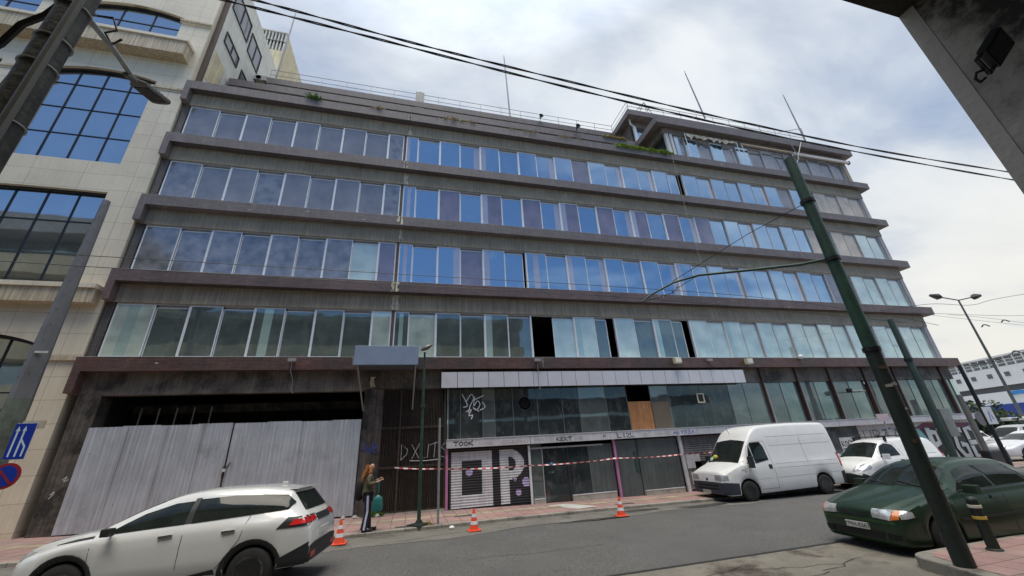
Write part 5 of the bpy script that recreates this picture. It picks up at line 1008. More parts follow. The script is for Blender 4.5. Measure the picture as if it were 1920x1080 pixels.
        if style == 'alloy':
            for k in range(5):
                a = 2 * PI * k / 5 + .3; M_ = Matrix.Translation(c) @ Matrix.Rotation(a, 4, 'Y'); b.box((r * .08, yf - q * .03, -r * .075), (r * .64, yf, -r * .02), mt, M_); b.box((r * .08, yf - q * .03, r * .02), (r * .64, yf, r * .075), mt, M_)
            b.lathe([(r * .16, yf), (r * .1, yf + q * .01), (0, yf + q * .01)], mt, c, n=16, ax='y')
        else:
            b.lathe([(r * .5, q * w * .2), (r * .42, q * w * .3), (r * .22, q * w * .26), (r * .2, q * w * .36), (0, q * w * .38)], mt if style == 'steel' else alloy, c, n=24, ax='y')
            for k in range(8): a = 2 * PI * k / 8; b.lathe([(r * .05, q * w * .27), (r * .05, q * w * .29)], under, (x + r * .36 * math.cos(a), y, r + r * .36 * math.sin(a)), ax='y', n=8)
        s.add(b, 'rim', o, 40); return o
    def plate(s, txt, y, z, x=None, h=.105, w=.44):
        hit = s.bvh.ray_cast(Vector((-3, y, z)), Vector((1, 0, 0)))[0]; xx = (hit.x if hit else 0) - .02
        b = MB(); b.box((xx, y - w / 2, z - h / 2), (xx + .03, y + w / 2, z + h / 2), platem); p = s.add(b, 'number_plate', bevel=.004)
        cu = bpy.data.curves.new('t', 'FONT'); cu.body = txt; cu.size = h * 1.0; cu.align_x = 'CENTER'; cu.align_y = 'CENTER'; to = bpy.data.objects.new('t', cu); COL.objects.link(to); bpy.context.view_layer.update()
        me = bpy.data.meshes.new_from_object(to); bpy.data.objects.remove(to); me.name = 'plate_lettering'; me.materials.clear(); me.materials.append(blk)
        # text x -> -y (reads from the front)
        for v in me.vertices: a, c_, _ = v.co; v.co = (xx - .003, y - a * 1.0, z + c_)
        o = bpy.data.objects.new('plate_lettering', me); COL.objects.link(o); o.parent = p
def thing_local(name, parent): o = bpy.data.objects.new(name, None); o.empty_display_size = .1; COL.objects.link(o); o.parent = parent; return o

def paint(name, col, rough=.28, coat=.6, **k): return mat(name, col, rough, k.pop('var', .04), 2.5, obj=True, coat=coat, **k)
# ---- white van (high roof)
vw = paint('van_white', (.74, .75, .74), .4, .25, var=.05, col2=(.60, .57, .50), k2=(.56, .8), s2=2.0)
VX = 5.1
v = Car('panel_van', (10.62, -2.12, .0), R_(-2.5), 'large white high roof panel van parked at the kerb beside the shops', 'van', VX,
    [(0, .86), (.04, .96), (.25, 1.02), (.72, 1.17), (.80, 1.22), (1.42, 1.98), (1.75, 2.30), (2.2, 2.42), (3.6, 2.45), (4.95, 2.42), (5.05, 2.36), (5.1, 2.28)],
    [(0, .84), (.7, 1.12), (1.0, 1.18), (5.1, 1.18)], [(0, .80), (.08, .88), (.3, .95), (.9, .985), (5.0, .985), (5.1, .96)], [(0, .7), (.7, .84), (1.4, .83), (2.2, .80), (5.1, .80)], [(0, .26), (.2, .22), (5.1, .30)], (.92, 4.12), .40, vw, crown=.02)
v.decal('windscreen', [(.80, -.80), (.80, .80), (1.36, .74), (1.40, 0), (1.36, -.74)], 'top', glD, .006)
v.decal('side_window', [(1.08, 1.19), (1.36, 1.17), (1.36, 1.80), (1.30, 1.66)], 's', glD, mirror=True)
v.decal('side_window', [(1.39, 1.17), (1.98, 1.26), (1.93, 1.70), (1.84, 1.86), (1.45, 1.86), (1.39, 1.80)], 's', glD, mirror=True)
v.decal('bumper', [(-.90, .26), (.90, .26), (.90, .62), (.4, .64), (-.4, .64), (-.90, .62)], 'front', mat('bumper_grey_blue', (.035, .042, .058), .55, .1, 6, obj=True), .015)
v.decal('bumper', [(.02, .26), (.48, .26), (.50, .60), (.02, .64)], 's', MATS['bumper_grey_blue'], .012, mirror=True)
for z in (.40, .50): v.decal('grille_slot', [(-.55, z), (.55, z), (.55, z + .05), (-.55, z + .05)], 'front', under, .02)
v.decal('headlight', [(.42, .70), (.84, .70), (.86, .87), (.46, .87)], 'front', lens, .01, mirror=True); v.decal('headlight', [(.03, .71), (.17, .71), (.17, .86), (.03, .87)], 's', lens, .008, mirror=True)
v.decal('badge', [(-.05, .68), (.05, .68), (.05, .76), (-.05, .76)], 'front', blkp, .008)
v.seam([(.99, .62), (1.05, 1.18), (1.34, 1.88)]); v.seam([(2.08, .36), (2.10, 1.1), (2.02, 1.88), (1.36, 1.90)]); v.seam([(2.08, .36), (1.36, .36)], w=.01); v.seam([(.74, 1.18), (.98, 1.0)], w=.01)
for z in (2.02, 1.72, 1.12, .98): v.seam([(2.2, z), (3.6, z), (4.95, z + .0)], w=.014, mt=mat('van_crease', (.45, .45, .44), .5, obj=True), name='side_crease')
v.seam([(3.62, 1.0), (3.62, 1.95)], w=.007); v.seam([(.55, .66), (1.9, .68)], w=.012, mt=MATS['van_crease'], name='side_crease'); v.seam([(2.15, .68), (4.9, .72)], w=.016, mt=MATS['van_crease'], name='side_crease')
v.decal('door_handle', [(2.16 - .28, .98), (2.16 - .14, .98), (2.16 - .14, 1.11), (2.16 - .28, 1.11)], 's', blkp, .012, mirror=True)
v.decal('side_indicator', [(.86, .92), (.92, .92), (.92, .95), (.86, .95)], 's', ambl, .006, mirror=True)
v.decal('side_lettering', [(.72, .99), (.9, .99), (.9, 1.005), (.72, 1.005)], 's', blkp, .005, mirror=True)
v.decal('tail_light', [(5.0, .88), (5.09, .88), (5.09, 1.34), (5.0, 1.34)], 's', redl, .008, mirror=True); v.decal('rear_bumper', [(4.92, .32), (5.09, .32), (5.09, .74), (4.92, .70)], 's', blkp, .012, mirror=True)
for x in (.92, 4.12):
    for sg in (-1, 1): v.wheel(x, sg * .865, .325, .20, 'steel' if x < 1 else 'cap', sg)
b = MB(); b.tube([(.98, -1.0, 1.2), (1.12, -1.06, 1.22)], .02, blkp, 6); b.box((1.02, -1.22, 1.05), (1.12, -1.02, 1.42), blkp); v.add(b, 'wing_mirror', bevel=.035)
b = MB(); b.tube([(.98, 1.0, 1.2), (1.12, 1.06, 1.22)], .02, blkp, 6); b.box((1.02, 1.02, 1.05), (1.12, 1.22, 1.42), blkp); v.add(b, 'wing_mirror', bevel=.035)
b = MB(); b.tube([(.80, -.6, 1.245), (.86, .1, 1.31)], .010, blkp, 5); b.tube([(.80, .1, 1.245), (.86, .68, 1.31)], .010, blkp, 5); v.add(b, 'wiper')
b = MB(); b.tube([(1.55, .15, 2.18), (1.45, .15, 2.4)], .007, blkp, 5); v.add(b, 'aerial')
b = MB(); b.lathe([(0, -.07), (.08, -.05), (.10, .0), (.06, .06), (0, .08)], mat('yellow_toy', (.55, .48, .05), .5, obj=True), (.90, .42, 1.40), n=12); v.add(b, 'dashboard_toy', smooth=60); b = MB(); b.lathe([(0, -.01), (.09, -.01), (.09, .0), (0, 0)], mat('mint_sticker', (.35, .6, .45), .5, obj=True), (.86, .60, 1.345), n=14, M4=Matrix.Rotation(R_(-50), 4, 'Y')); v.add(b, 'windscreen_sticker')
v.plate('NHB-5612', .12, .31)
# ---- small white van behind
nw = paint('small_van_white', (.76, .77, .76), .3, .5)
c = Car('small_van', (16.0, -2.95, .0), R_(-5), 'small white van with black roof bars, parked behind the large white van', 'van', 3.96,
    [(0, .62), (.05, .74), (.3, .92), (.78, 1.08), (1.45, 1.58), (1.8, 1.68), (2.6, 1.70), (3.6, 1.66), (3.86, 1.5), (3.96, 1.2)],
    [(0, .6), (.4, .86), (.9, 1.0), (3.96, 1.05)], [(0, .55), (.1, .70), (.4, .80), (.9, .84), (3.6, .84), (3.96, .78)], [(0, .5), (.8, .68), (1.6, .60), (3.96, .62)], [(0, .24), (3.96, .30)], (.80, 3.3), .36, nw)
c.decal('windscreen', [(.80, -.64), (.80, .64), (1.40, .55), (1.44, 0), (1.40, -.55)], 'top', glD, .006); c.decal('side_window', [(1.05, 1.08), (1.95, 1.12), (1.88, 1.48), (1.6, 1.54), (1.35, 1.46)], 's', glD, mirror=True)
c.decal('bumper', [(-.72, .25), (.72, .25), (.76, .52), (.3, .60), (-.3, .60), (-.76, .52)], 'front', blkp, .014); c.decal('bumper', [(.02, .26), (.42, .26), (.42, .44), (.1, .60)], 's', blkp, .01, mirror=True)
c.decal('headlight', [(.40, .66), (.68, .70), (.66, .90), (.46, .82)], 'front', lens, .012, mirror=True); c.decal('headlight', [(.12, .66), (.45, .78), (.42, .88), (.12, .78)], 's', lens, .01, mirror=True)
c.seam([(1.02, .36), (1.0, 1.02)]); c.seam([(2.05, .32), (2.08, 1.1), (1.96, 1.55)]); c.seam([(2.2, 1.1), (3.7, 1.12)], w=.02, mt=MATS['van_crease'], name='side_crease'); c.decal('tail_light', [(3.86, .98), (3.94, .98), (3.9, 1.3), (3.82, 1.34)], 's', redl, .008, mirror=True); c.decal('door_handle', [(1.82, .93), (1.98, .93), (1.98, .97), (1.82, .97)], 's', blkp, .012, mirror=True)
for x in (.80, 3.3):
    for sg in (-1, 1): c.wheel(x, sg * .735, .30, .18, 'steel', sg)
for sg in (-1, 1): b = MB(); b.box((1.02, sg * .86, 1.02), (1.14, sg * 1.06, 1.2), nw); b.tube([(1.05, sg * .8, 1.05), (1.1, sg * .9, 1.08)], .02, blkp, 6); c.add(b, 'wing_mirror', bevel=.03)
for x in (1.75, 3.0):
    b = MB(); b.box((x - .02, -.66, 1.76), (x + .02, .66, 1.79), blkp); b.box((x - .03, -.64, 1.60), (x + .03, -.56, 1.77), blkp); b.box((x - .03, .56, 1.60), (x + .03, .64, 1.77), blkp); b.tube([(x, -.3, 1.8), (x + .1, -.34, 1.92)], .015, blkp, 5); b.tube([(x, .3, 1.8), (x + .1, .34, 1.9)], .015, blkp, 5); c.add(b, 'roof_bar')
b = MB(); b.tube([(.80, -.5, 1.115), (.9, .05, 1.2)], .008, blkp, 5); c.add(b, 'wiper')
# ---- green hatchback
gw = paint('car_green', (.020, .046, .025), .38, .3, var=.12, metal=.35, col2=(.03, .06, .04), k2=(.55, .75), s2=1.2)
c = Car('parked_car', (8.18, -9.0, .03), R_(-5), 'dark green hatchback parked facing us behind the big green pole', 'car', 4.12,
    [(0, .66), (.03, .70), (.12, .76), (.5, .86), (1.05, .97), (1.12, .99), (1.62, 1.27), (1.95, 1.38), (2.5, 1.41), (3.1, 1.38), (3.65, 1.16), (3.95, 1.02), (4.08, .95), (4.12, .8)],
    [(0, .62), (.5, .80), (1.1, .90), (4.12, .96)], [(0, .62), (.06, .72), (.2, .80), (.7, .845), (3.6, .845), (4.0, .78), (4.12, .68)], [(0, .55), (1.1, .70), (1.9, .56), (3.2, .56), (4.12, .6)], [(0, .22), (.1, .19), (4.12, .24)], (.82, 3.35), .36, gw)
c.decal('windscreen', [(1.13, -.68), (1.13, .68), (1.72, .54), (1.75, 0), (1.72, -.54)], 'top', glD, .006)
c.decal('side_window', [(1.45, .955), (2.32, .985), (2.30, 1.30), (2.05, 1.31), (1.82, 1.24)], 's', glD, mirror=True); c.decal('side_window', [(2.40, .985), (3.18, 1.0), (3.02, 1.26), (2.75, 1.31), (2.38, 1.31)], 's', glD, mirror=True); c.decal('side_window', [(3.24, 1.0), (3.52, 1.03), (3.34, 1.15), (3.1, 1.24)], 's', glD, mirror=True)
c.decal('headlight', [(.34, .60), (.62, .58), (.64, .72), (.34, .73)], 'front', lens, .012, mirror=True); c.decal('indicator', [(.625, .58), (.72, .60), (.72, .72), (.645, .72)], 'front', ambl, .012, mirror=True); c.decal('headlight', [(.10, .60), (.30, .63), (.30, .71), (.10, .73)], 's', lens, .010, mirror=True)
c.decal('grille', [(.04, .60), (.26, .61), (.26, .67), (.16, .68), (.04, .62)], 'front', blkp, .008, mirror=True)
c.decal('bumper_strip', [(-.68, .52), (.68, .52), (.66, .56), (-.66, .56)], 'front', paint('car_green_light', (.025, .075, .02), .3, .5, metal=.3), .012)
c.decal('air_intake', [(-.42, .27), (.42, .27), (.46, .38), (-.46, .38)], 'front', under, .012); c.decal('air_intake', [(.50, .27), (.68, .29), (.70, .37), (.50, .38)], 'front', under, .012, mirror=True)
c.decal('sill_lip', [(-.6, .205), (.6, .205), (.6, .225), (-.6, .225)], 'front', MATS['car_green_light'], .012)
c.seam([(.14, .745), (.22, .30)]) ; c.seam([(1.12, .35), (1.10, .88)]); c.seam([(2.36, .30), (2.36, .98), (2.34, 1.33)]); c.seam([(3.22, .55), (3.30, .95), (3.1, 1.3)]); c.seam([(1.2, .93), (3.3, .965)], w=.014)
c.decal('side_strip', [(1.2, .52), (3.0, .54), (3.0, .58), (1.2, .56)], 's', blkp, .012, mirror=True); c.decal('side_indicator', [(.98, .74), (1.05, .74), (1.05, .77), (.98, .77)], 's', ambl, .008, mirror=True)
for x in (2.05, 2.98): c.decal('door_handle', [(x, .80), (x + .16, .80), (x + .16, .85), (x, .85)], 's', gw, .02, mirror=True)
for x in (.82, 3.35):
    for sg in (-1, 1): c.wheel(x, sg * .74, .295, .175, 'cap', sg)
for sg in (-1, 1): b = MB(); b.box((1.44, sg * .88, .93), (1.56, sg * 1.08, 1.06), gw); b.tube([(1.46, sg * .8, .95), (1.5, sg * .92, .97)], .02, blkp, 6); c.add(b, 'wing_mirror', bevel=.035)
b = MB(); b.tube([(1.10, -.62, 1.0), (1.22, -.02, 1.095)], .009, blkp, 5); b.tube([(1.10, -.02, 1.01), (1.22, .55, 1.09)], .009, blkp, 5); c.add(b, 'wiper'); c.plate('YMH-8367', .0, .44)
# ---- white crossover driving past
sv = paint('crossover_white', (.68, .69, .68), .18, 1.0)
c = Car('moving_car', (-5.80, -6.02, .20), R_(-6.2), 'white crossover car driving past to the left in the foreground', 'car', 4.35,
    [(0, .74), (.04, .84), (.3, .93), (.9, 1.03), (1.08, 1.06), (1.65, 1.33), (2.1, 1.48), (2.6, 1.53), (3.3, 1.52), (3.85, 1.45), (3.93, 1.40), (4.2, 1.08), (4.31, .95), (4.35, .8)],
    [(0, .70), (.8, .90), (1.2, .96), (3.0, 1.03), (4.35, 1.02)], [(0, .55), (.08, .70), (.3, .83), (.8, .90), (3.5, .90), (4.1, .84), (4.35, .70)], [(0, .5), (1.1, .74), (2.1, .60), (3.3, .60), (4.0, .62), (4.35, .6)], [(0, .26), (4.35, .34)], (.87, 3.52), .39, sv)
c.decal('windscreen', [(1.12, -.72), (1.12, .72), (1.88, .56), (1.92, 0), (1.88, -.56)], 'top', glD, .006)
c.decal('side_window', [(1.30, 1.01), (2.40, 1.07), (2.38, 1.38), (2.1, 1.36), (1.7, 1.24)], 's', glD, .012, mirror=True); c.decal('side_window', [(2.50, 1.075), (3.36, 1.13), (3.46, 1.40), (3.0, 1.42), (2.46, 1.40)], 's', glD, .012, mirror=True); c.decal('side_window', [(3.36, 1.13), (3.95, 1.17), (4.0, 1.26), (3.86, 1.38), (3.45, 1.41)], 's', glD, .012, mirror=True); c.decal('pillar_trim', [(2.40, 1.07), (2.50, 1.075), (2.46, 1.43), (2.38, 1.42)], 's', blkp, .006, mirror=True)
c.decal('rear_window', [(-.55, 1.12), (.55, 1.12), (.50, 1.40), (-.50, 1.40)], 'rear', glD, .008); c.decal('tail_light', [(.40, .95), (.74, .93), (.74, 1.02), (.40, 1.02)], 'rear', redl, .014, mirror=True); c.decal('lamp_surround', [(3.84, .90), (4.30, .90), (4.30, 1.04), (3.98, 1.05)], 's', blkp, .008, mirror=True); c.decal('tail_light', [(4.02, .93), (4.28, .94), (4.28, 1.02), (4.08, 1.01)], 's', mat('tail_lamp_lit', (.75, .03, .03), .2, obj=True), .014, mirror=True); c.decal('lamp_bar', [(-.34, .93), (.34, .93), (.34, 1.03), (-.34, 1.03)], 'rear', blkp, .01)
c.decal('rear_bumper', [(-.80, .33), (.80, .33), (.82, .58), (.45, .62), (-.45, .62), (-.82, .58)], 'rear', blkp, .014); c.decal('rear_bumper', [(3.93, .35), (4.3, .35), (4.33, .66), (4.2, .60), (3.93, .48)], 's', blkp, .012, mirror=True); c.decal('reflector', [(.45, .42), (.68, .42), (.68, .50), (.45, .50)], 'rear', redl, .02, mirror=True)
c.decal('rear_plate', [(-.26, .70), (.26, .70), (.26, .80), (-.26, .80)], 'rear', platem, .012)
for wx in (.87, 3.52):
    ar = [(wx + .47 * math.cos(t), .32 + .47 * math.sin(t)) for t in [PI * k / 14 for k in range(15)]] + [(wx + .395 * math.cos(t), .32 + .395 * math.sin(t)) for t in [PI - PI * k / 14 for k in range(15)]]
    for k in range(14): c.decal('arch_trim', [ar[k], ar[k + 1], ar[28 - k], ar[29 - k]], 's', blkp, .016, mirror=True, step=.045)
c.decal('sill_cladding', [(1.36, .27), (3.04, .29), (3.0, .42), (2.6, .36), (1.7, .36), (1.36, .44)], 's', blkp, .010, mirror=True); c.decal('bonnet_trim', [(.62, .91), (1.15, .975), (1.15, 1.0), (.9, .97)], 's', blkp, .008, mirror=True)
c.seam([(1.20, .36), (1.16, .96)]); c.seam([(2.44, .33), (2.44, 1.06)]); c.seam([(3.02, .42), (3.30, .80), (3.38, 1.12)]); 
for x in (2.10, 3.02): c.decal('door_handle', [(x, .90), (x + .2, .915), (x + .2, .945), (x, .93)], 's', chrome, .022, mirror=True)
c.decal('headlight', [(.42, .72), (.76, .74), (.74, .84), (.42, .82)], 'front', lens, .01, mirror=True); c.decal('grille', [(-.38, .46), (.38, .46), (.42, .72), (-.42, .72)], 'front', blkp, .01)
for x in (.87, 3.52):
    for sg in (-1, 1): c.wheel(x, sg * .79, .335, .215, 'alloy', sg)
for sg in (-1, 1): b = MB(); b.box((1.36, sg * .92, 1.00), (1.48, sg * 1.06, 1.11), blkp); b.tube([(1.38, sg * .84, 1.0), (1.42, sg * .95, 1.03)], .02, blkp, 6); c.add(b, 'wing_mirror', bevel=.04)
b = MB(); b.box((3.82, -.50, 1.455), (3.98, .50, 1.475), sv); c.add(b, 'spoiler', bevel=.01); b = MB(); b.box((3.5, -.02, 1.53), (3.6, .02, 1.58), sv); c.add(b, 'aerial', bevel=.01)

# ---- far parked cars on the quay
def farcar(px, py, rz, label, colr, kind='hatch'):
    p = aZ(px, py, .05); m_ = paint('paint_' + '%d' % int(colr[0] * 100) + kind, colr, .3, .4)
    H = 1.72 if kind == 'suv' else 1.45
    c = Car('parked_car', (p.x, p.y, .05), rz, label, 'car', 4.3, [(0, .7), (.1, .82), (1.0, 1.0), (1.6, H - .18), (2.1, H), (3.3, H - .02), (3.9, H - .2 if kind == 'suv' else 1.15), (4.25, 1.0), (4.3, .8)], [(0, .6), (1.0, .92), (4.3, .98)], [(0, .66), (.2, .8), (.7, .86), (3.8, .86), (4.3, .72)], [(0, .5), (1, .7), (1.9, .62), (4.3, .62)], [(0, .26), (4.3, .3)], (.85, 3.4), .36, m_, group='cars parked on the quay')
    c.decal('windscreen', [(1.08, -.64), (1.08, .64), (1.68, .54), (1.68, -.54)], 'top', glD, .01); c.decal('side_window', [(1.45, 1.0), (3.7, 1.02), (3.4, H - .14), (1.9, H - .12)], 's', glD, .01, mirror=True); c.decal('headlight', [(.36, .66), (.68, .66), (.68, .78), (.36, .78)], 'front', lens, .012, mirror=True); c.decal('grille', [(-.4, .35), (.4, .35), (.34, .6), (-.34, .6)], 'front', blkp, .012)
    for x in (.85, 3.4):
        for sg in (-1, 1): c.wheel(x, sg * .75, .32, .2, 'cap', sg)
    return c
farcar(1873, 866, R_(-20), 'white car nose towards us right of the graffiti corner, half behind the black post', (.74, .75, .76)); farcar(1850, 850, R_(35), 'white car parked beyond the nearest white one past the corner', (.72, .72, .73), 'x'); farcar(1872, 856, R_(-8), 'silver four wheel drive car at the right edge on the quay', (.42, .43, .44), 'suv')
farcar(1852, 826, R_(10), 'pale car far back on the quay below the blue hull', (.5, .52, .52), 'y')

# ================================================================== SHIP
sh_w = mat('ship_white', (.78, .78, .76), .5, .06, .05, streak=.06); sh_b = mat('ship_blue', (.012, .05, .30), .5, .15, .06); sh_g = mat('ship_grey_deck', (.12, .12, .13), .6)
va = ray(1795, 738); vb = ray(1920, 722); DA = 205; pa = CAM + va * (DA / Vector((va.x, va.y)).length); pb = CAM + vb * (190 / Vector((vb.x, vb.y)).length)
ud = Vector((pb.x - pa.x, pb.y - pa.y, 0)).normalized(); un = Vector((ud.y, -ud.x, 0)); 
if un.dot(CAM - pa) < 0: un = -un
t = thing('ferry', (pa.x, pa.y, 0), 'large white and blue ferry moored beyond the quay at the right', 'ship'); MS = Matrix((ud, -un, Vector((0, 0, 1)))).transposed().to_4x4(); MS.translation = (pa.x, pa.y, 0)
def sb_(name, a, c, mt, bev=0): b = MB(); b.box(a, c, mt, MS); return b.build(name, t, bevel=bev)
sb_('hull', (-90, 0, -.2), (110, 26, 6.6), sh_b); sb_('lower_side', (-90, .3, 6.6), (110, 26, 10.2), sh_w); sb_('open_deck', (-88, 1.6, 10.2), (108, 25, 11.9), sh_g); sb_('upper_side', (-86, .2, 11.9), (106, 26, 17.4), sh_w)
sb_('top_deck', (-80, 2, 17.4), (104, 24, 17.6), sh_g); sb_('roof_house', (-60, 5, 17.6), (90, 22, 20.4), mat('ship_house', (.5, .52, .52), .5)); sb_('roof_canopy', (-64, 1.0, 20.4), (92, 24, 20.9), sh_w)
for k in range(26):
    u = -40 + k * 5.2
    if -30 < u < 90: sb_('cabin_window', (u, .1, 14.4), (u + 1.5, .2, 15.7), sh_g)
b = MB()
for k in range(60):
    u = -60 + k * 2.6; b.box((u, 1.1, 17.6), (u + .25, 1.4, 20.4), sh_w, MS)
for z in (18.4, 19.3): b.box((-62, 1.1, z), (92, 1.25, z + .12), sh_w, MS)
b.build('deck_railing', t)
b = MB(); f3 = lambda u, v, d=0: tuple(MS @ Vector((u, -.05 - d, v)))
ribbon(b, smoothp([(16, 9.4), (19, 9.6), (22, 9.0), (25, 9.7)]), 1.1, f3, mat('ship_logo_blue', (.03, .25, .6), .5)); ribbon(b, [(29, 9.5), (33, 9.2)], .5, f3, MATS['ship_logo_blue']); b.build('hull_emblem', t)
b = MB(); b.tube([tuple(MS @ Vector((24, 12, 20.9))), tuple(MS @ Vector((24, 12, 22.6)))], 1.0, mat('ship_dark', (.05, .04, .06), .5), 10); b.build('funnel', t)
# flags / shelter and shrub at the quay
t = thing('kiosk_shelter', tuple(aZ(1925, 800, .05)), 'white flat roofed shelter at the right edge in front of the ship', 'shelter'); p = aY(1893, 787, 2.0); b = MB(); q = aY(1893, 786, 4); 
for xx in (0,): b.box((q.x, 4, q.z - .12), (q.x + 7, 6.5, q.z + .12), mat('shelter_white', (.7, .7, .68), .4)); b.build('roof', t, bevel=.05)
b = MB(); b.box((q.x + .8, 4.3, .05), (q.x + 6.5, 6.2, q.z - .12), G['k']); b.build('glass_wall', t)
def shrub(px, py, zc, r, label):
    c = aZ(px, py, .06); c = CAM + (ray(px, py)) * ((48) / Vector((ray(px, py).x, ray(px, py).y)).length); t = thing('tree', (c.x, c.y, .05), label, 'tree'); rn = random.Random(9); b = MB(); mt = mat('leaf_dark', (.035, .06, .02), .7, .5, 9)
    for k in range(1800):
        a = rn.uniform(0, 2 * PI); ph = rn.uniform(-1, 1); rr = r * (rn.uniform(.3, 1) ** .5) * (1 + .25 * math.sin(3 * a) * math.cos(4 * ph)); p = Vector((c.x + rr * math.cos(a) * math.sqrt(1 - ph * ph), c.y + rr * math.sin(a) * math.sqrt(1 - ph * ph), zc + rr * ph * .75)); u = Vector((rn.uniform(-1, 1), rn.uniform(-1, 1), rn.uniform(-1, 1))) * .16; w = Vector((rn.uniform(-1, 1), rn.uniform(-1, 1), rn.uniform(-1, 1))) * .12; b.face([p - u, p + w, p + u, p - w], mt)
    b.build('crown', t); b = MB(); b.tube([(c.x, c.y, .05), (c.x + .1, c.y, zc)], [.16, .08], mat('bark', (.08, .06, .04), .9), 8); b.build('trunk', t)
shrub(1842, 800, 2.1, 1.9, 'small dark green tree on the quay behind the corner sign post')

# ================================================================== THE WOMAN ON THE PAVEMENT
def skin(name, chains, mt, parent, sub=2, smooth_=True, root=0):
    """chains: lists of (point, radius); chains share joints by identical coordinates"""
    vs = []; idx = {}; ed = []; rad = []
    for ch in chains:
        prev = None
        for p, r in ch:
            k = tuple(round(c, 4) for c in p)
            if k not in idx: idx[k] = len(vs); vs.append(k); rad.append(r if isinstance(r, tuple) else (r, r))
            i = idx[k]
            if prev is not None and prev != i: ed.append((prev, i))
            prev = i
    me = bpy.data.meshes.new(name); me.from_pydata(vs, ed, []); o = bpy.data.objects.new(name, me); COL.objects.link(o); o.parent = parent
    me.materials.append(mt); sk = o.modifiers.new('skin', 'SKIN'); sk.use_smooth_shade = True; sk.branch_smoothing = .6
    me.skin_vertices or None
    if not me.skin_vertices:
        bm = bmesh.new(); bm.from_mesh(me); bm.verts.layers.skin.verify(); bm.to_mesh(me); bm.free()
    for i, r in enumerate(rad): me.skin_vertices[0].data[i].radius = r; me.skin_vertices[0].data[i].use_root = (i == root)
    s = o.modifiers.new('sub', 'SUBSURF'); s.levels = sub; s.render_levels = sub; return o
def person():
    x, y = -1.02, -3.02; z = sw(x)
    t = thing('person', (x, y, z), 'woman with long ginger hair, olive jacket and striped track trousers standing by the gate', 'person', rz=R_(4))
    sk_ = mat('skin_tone', (.50, .30, .22), .5, .06, 20, obj=True); hairm = mat('ginger_hair', (.34, .13, .035), .5, .4, 30, obj=True); jk = mat('olive_jacket', (.095, .085, .05), .8, .2, 8, obj=True); tr = mat('black_trousers', (.012, .014, .028), .7, .2, 8, obj=True); wh = mat('white_stripe', (.55, .58, .75), .6, .05, 5, obj=True)
    P = (0, 0, .92)
    hR = (.30, -.16, 1.20); hL = (.08, .1, 1.36)
    body = skin('body', [
        [(P, .10), ((-.01, 0, 1.10), .095), ((0, 0, 1.28), .11), ((.0, 0, 1.40), .07), ((.015, 0, 1.46), .047), ((.045, 0, 1.545), .078), ((.05, 0, 1.60), .072), ((.04, 0, 1.64), .04)],
        [(P, .10), ((0, -.09, .86), .085), ((.02, -.10, .48), .055), ((-.03, -.11, .10), .04), ((.07, -.12, .045), .035), ((.15, -.125, .03), .025)],
        [(P, .10), ((0, .09, .86), .085), ((.03, .10, .48), .055), ((.05, .11, .10), .04), ((.14, .115, .045), .035), ((.22, .12, .03), .025)],
        [((0, 0, 1.28), .11), ((0, -.155, 1.355), .05), ((-.01, -.20, 1.13), .04), ((.14, -.18, 1.15), .034), ((.25, -.165, 1.185), .024), (hR, .026)],
        [((0, 0, 1.28), .11), ((0, .155, 1.355), .05), ((.04, .20, 1.12), .04), ((.17, .17, 1.18), .034), ((.26, .13, 1.23), .024), ((.30, .11, 1.25), .026)],
        [((.045, 0, 1.545), .078), ((.118, 0, 1.55), .020)], [((.045, 0, 1.545), .078), ((.10, 0, 1.505), .026)]] +
        [[(hR, .026), ((.345, -.175 + .016 * k, 1.215 + .004 * k), .0095), ((.375 + .006 * (1 if k in (1, 2) else 0), -.175 + .017 * k, 1.235), .008)] for k in range(4)] + [[(hR, .026), ((.31, -.19, 1.235), .009), ((.33, -.195, 1.26), .008)]] +
        [[((.30, .11, 1.25), .026), ((.34, .095 + .015 * k, 1.265), .0095), ((.362, .09 + .015 * k, 1.245), .008)] for k in range(4)] + [[((.30, .11, 1.25), .026), ((.30, .085, 1.275), .009)]], sk_, t)
    b = MB()
    for s in (-1, 1): b.lathe([(0, -.008), (.009, 0), (0, .008)], mat('eye_dark', (.03, .02, .015), .2, obj=True), (.113, s * .028, 1.565), n=8)
    b.box((.108, -.02, 1.515), (.116, .02, 1.521), mat('lip_tone', (.35, .09, .08), .5, obj=True)); o = b.build('face_features'); o.parent = t
    skin('jacket', [[((0, 0, .80), (.20, .20)), ((-.01, 0, .93), (.195, .195)), ((-.01, 0, 1.12), (.175, .18)), ((0, 0, 1.32), (.135, .155)), ((.0, 0, 1.42), (.07, .075))],
        [((0, 0, 1.32), (.135, .155)), ((0, -.165, 1.35), .068), ((-.01, -.22, 1.13), .068), ((.12, -.19, 1.14), .060), ((.21, -.17, 1.17), .048)],
        [((0, 0, 1.32), (.135, .155)), ((0, .165, 1.35), .068), ((.04, .21, 1.12), .058), ((.15, .18, 1.17), .052), ((.22, .145, 1.21), .043)]], jk, t)
    trs = skin('trousers', [[((0, 0, .90), (.125, .145)), ((0, -.085, .84), .105), ((.015, -.10, .48), .085), ((-.04, -.11, .10), .095), ((-.045, -.11, .03), .10)], [((0, 0, .90), (.125, .145)), ((0, .085, .84), .105), ((.03, .10, .48), .085), ((.05, .11, .10), .095), ((.05, .11, .03), .10)]], tr, t)
    skp = lambda pts, w: [Vector(p) for p in pts]
    b = MB(); pts = [(0, -.205, .86), (.005, -.195, .66), (.015, -.188, .48), (-.02, -.205, .26), (-.04, -.215, .06)]
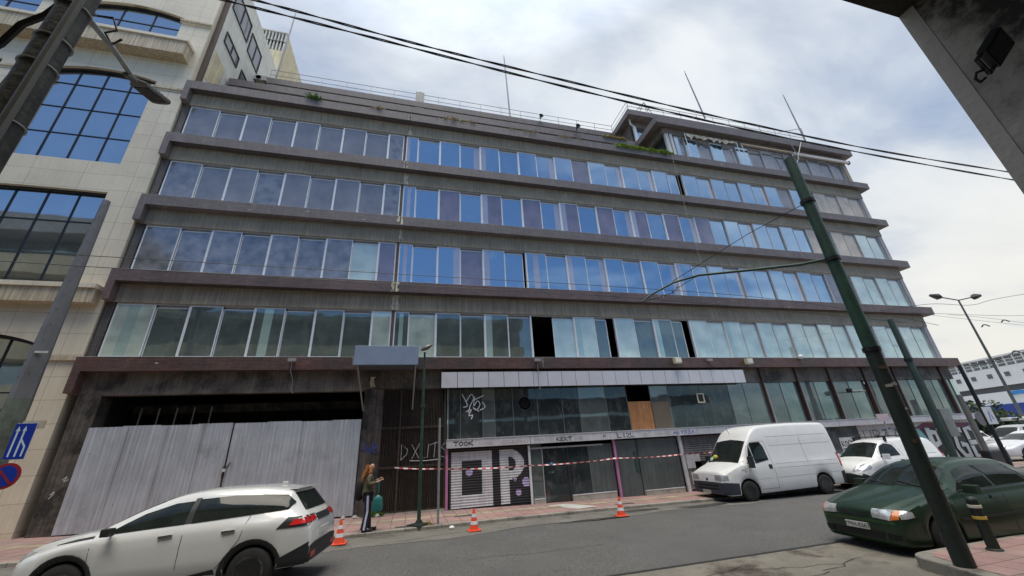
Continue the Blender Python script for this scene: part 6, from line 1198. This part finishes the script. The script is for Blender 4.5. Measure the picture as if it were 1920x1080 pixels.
    for p, q in zip(pts, pts[1:]): b.box((0, 0, 0), (1, 1, 1), wh, Matrix(((.05, 0, q[0] - p[0], p[0] - .025), (0, .012, q[1] - p[1], p[1]), (0, 0, q[2] - p[2], p[2]), (0, 0, 0, 1))))
    o = b.build('stripe'); o.parent = trs
    for s, xx in ((-1, -.02), (1, .08)): b = MB(); b.box((xx - .08, s * .115 - .045, 0.0), (xx + .20, s * .115 + .045, .075), mat('shoe_black', (.015, .015, .018), .6, obj=True)); o = b.build('shoe', bevel=.03); o.parent = t
    skin('hair', [[((.015, 0, 1.62), (.088, .095)), ((-.025, 0, 1.57), (.085, .095)), ((-.065, 0, 1.46), (.09, .125)), ((-.105, -.01, 1.32), (.085, .13)), ((-.13, -.01, 1.18), (.04, .07)), ((-.14, -.02, 1.10), (.015, .03))],
        [((-.025, 0, 1.57), (.085, .095)), ((.02, -.085, 1.50), .035), ((.0, -.115, 1.36), .04), ((-.02, -.13, 1.24), .02)], [((-.025, 0, 1.57), (.085, .095)), ((.02, .085, 1.50), .035), ((.0, .115, 1.36), .04), ((-.02, .13, 1.24), .02)]], hairm, t)
    b = MB(); rn = random.Random(6)
    for k in range(70):
        a = rn.uniform(-1.5, 1.5); p0 = Vector((-.02 - .08 * math.cos(a), .09 * math.sin(a), 1.62)); p1 = p0 + Vector((-.06, rn.uniform(-.02, .02), -.2)); p2 = p1 + Vector((-.05 + rn.uniform(-.03, .02), rn.uniform(-.03, .03), rn.uniform(-.32, -.2))); b.tube([p0, p1, p2], [.006, .008, .002], hairm, 4)
    o = b.build('hair_strands'); o.parent = t
    bg_ = thing('backpack', (x - .15, y, z + .98), 'black soft backpack hanging behind the ginger haired woman', 'backpack'); bm_ = mat('backpack_black', (.010, .010, .014), .8, .2, 8, obj=True)
    skin('bag_body', [[((-.02, 0, .30), .08), ((-.06, 0, .16), (.12, .13)), ((-.09, 0, -.02), (.13, .14)), ((-.08, -.0, -.18), (.10, .12)), ((-.05, 0, -.25), .05)]], bm_, bg_); b = MB(); b.tube([(.0, -.12, .3), (.2, -.2, .44), (.32, -.19, .3), (.25, -.19, .1)], .014, bm_, 6); o = b.build('strap'); o.parent = bg_
    tb = thing('carrier_bag', (x + .27, y - .17, z + .62), 'teal plastic carrier bag hanging from the hand of the ginger haired woman', 'bag'); tm = mat('teal_plastic', (.02, .15, .14), .4, .3, 10, obj=True)
    b = MB(); prof = [(.02, .30), (.04, .27), (.095, .22), (.105, .12), (.115, 0), (.12, -.12), (.105, -.19), (0, -.2)]; b.lathe(prof[::-1], tm, (0, 0, 0), n=18); o = b.build('bag_body', smooth=60); o.parent = tb; o.scale = (1.2, .7, .8); b = MB(); b.tube([(0, 0, .28), (-.01, 0, .42), (-.01, .005, .55)], .012, tm, 6); b.tube([(.02, 0, .28), (.02, 0, .42), (.01, .005, .55)], .01, tm, 6); o = b.build('handle'); o.parent = tb
person()
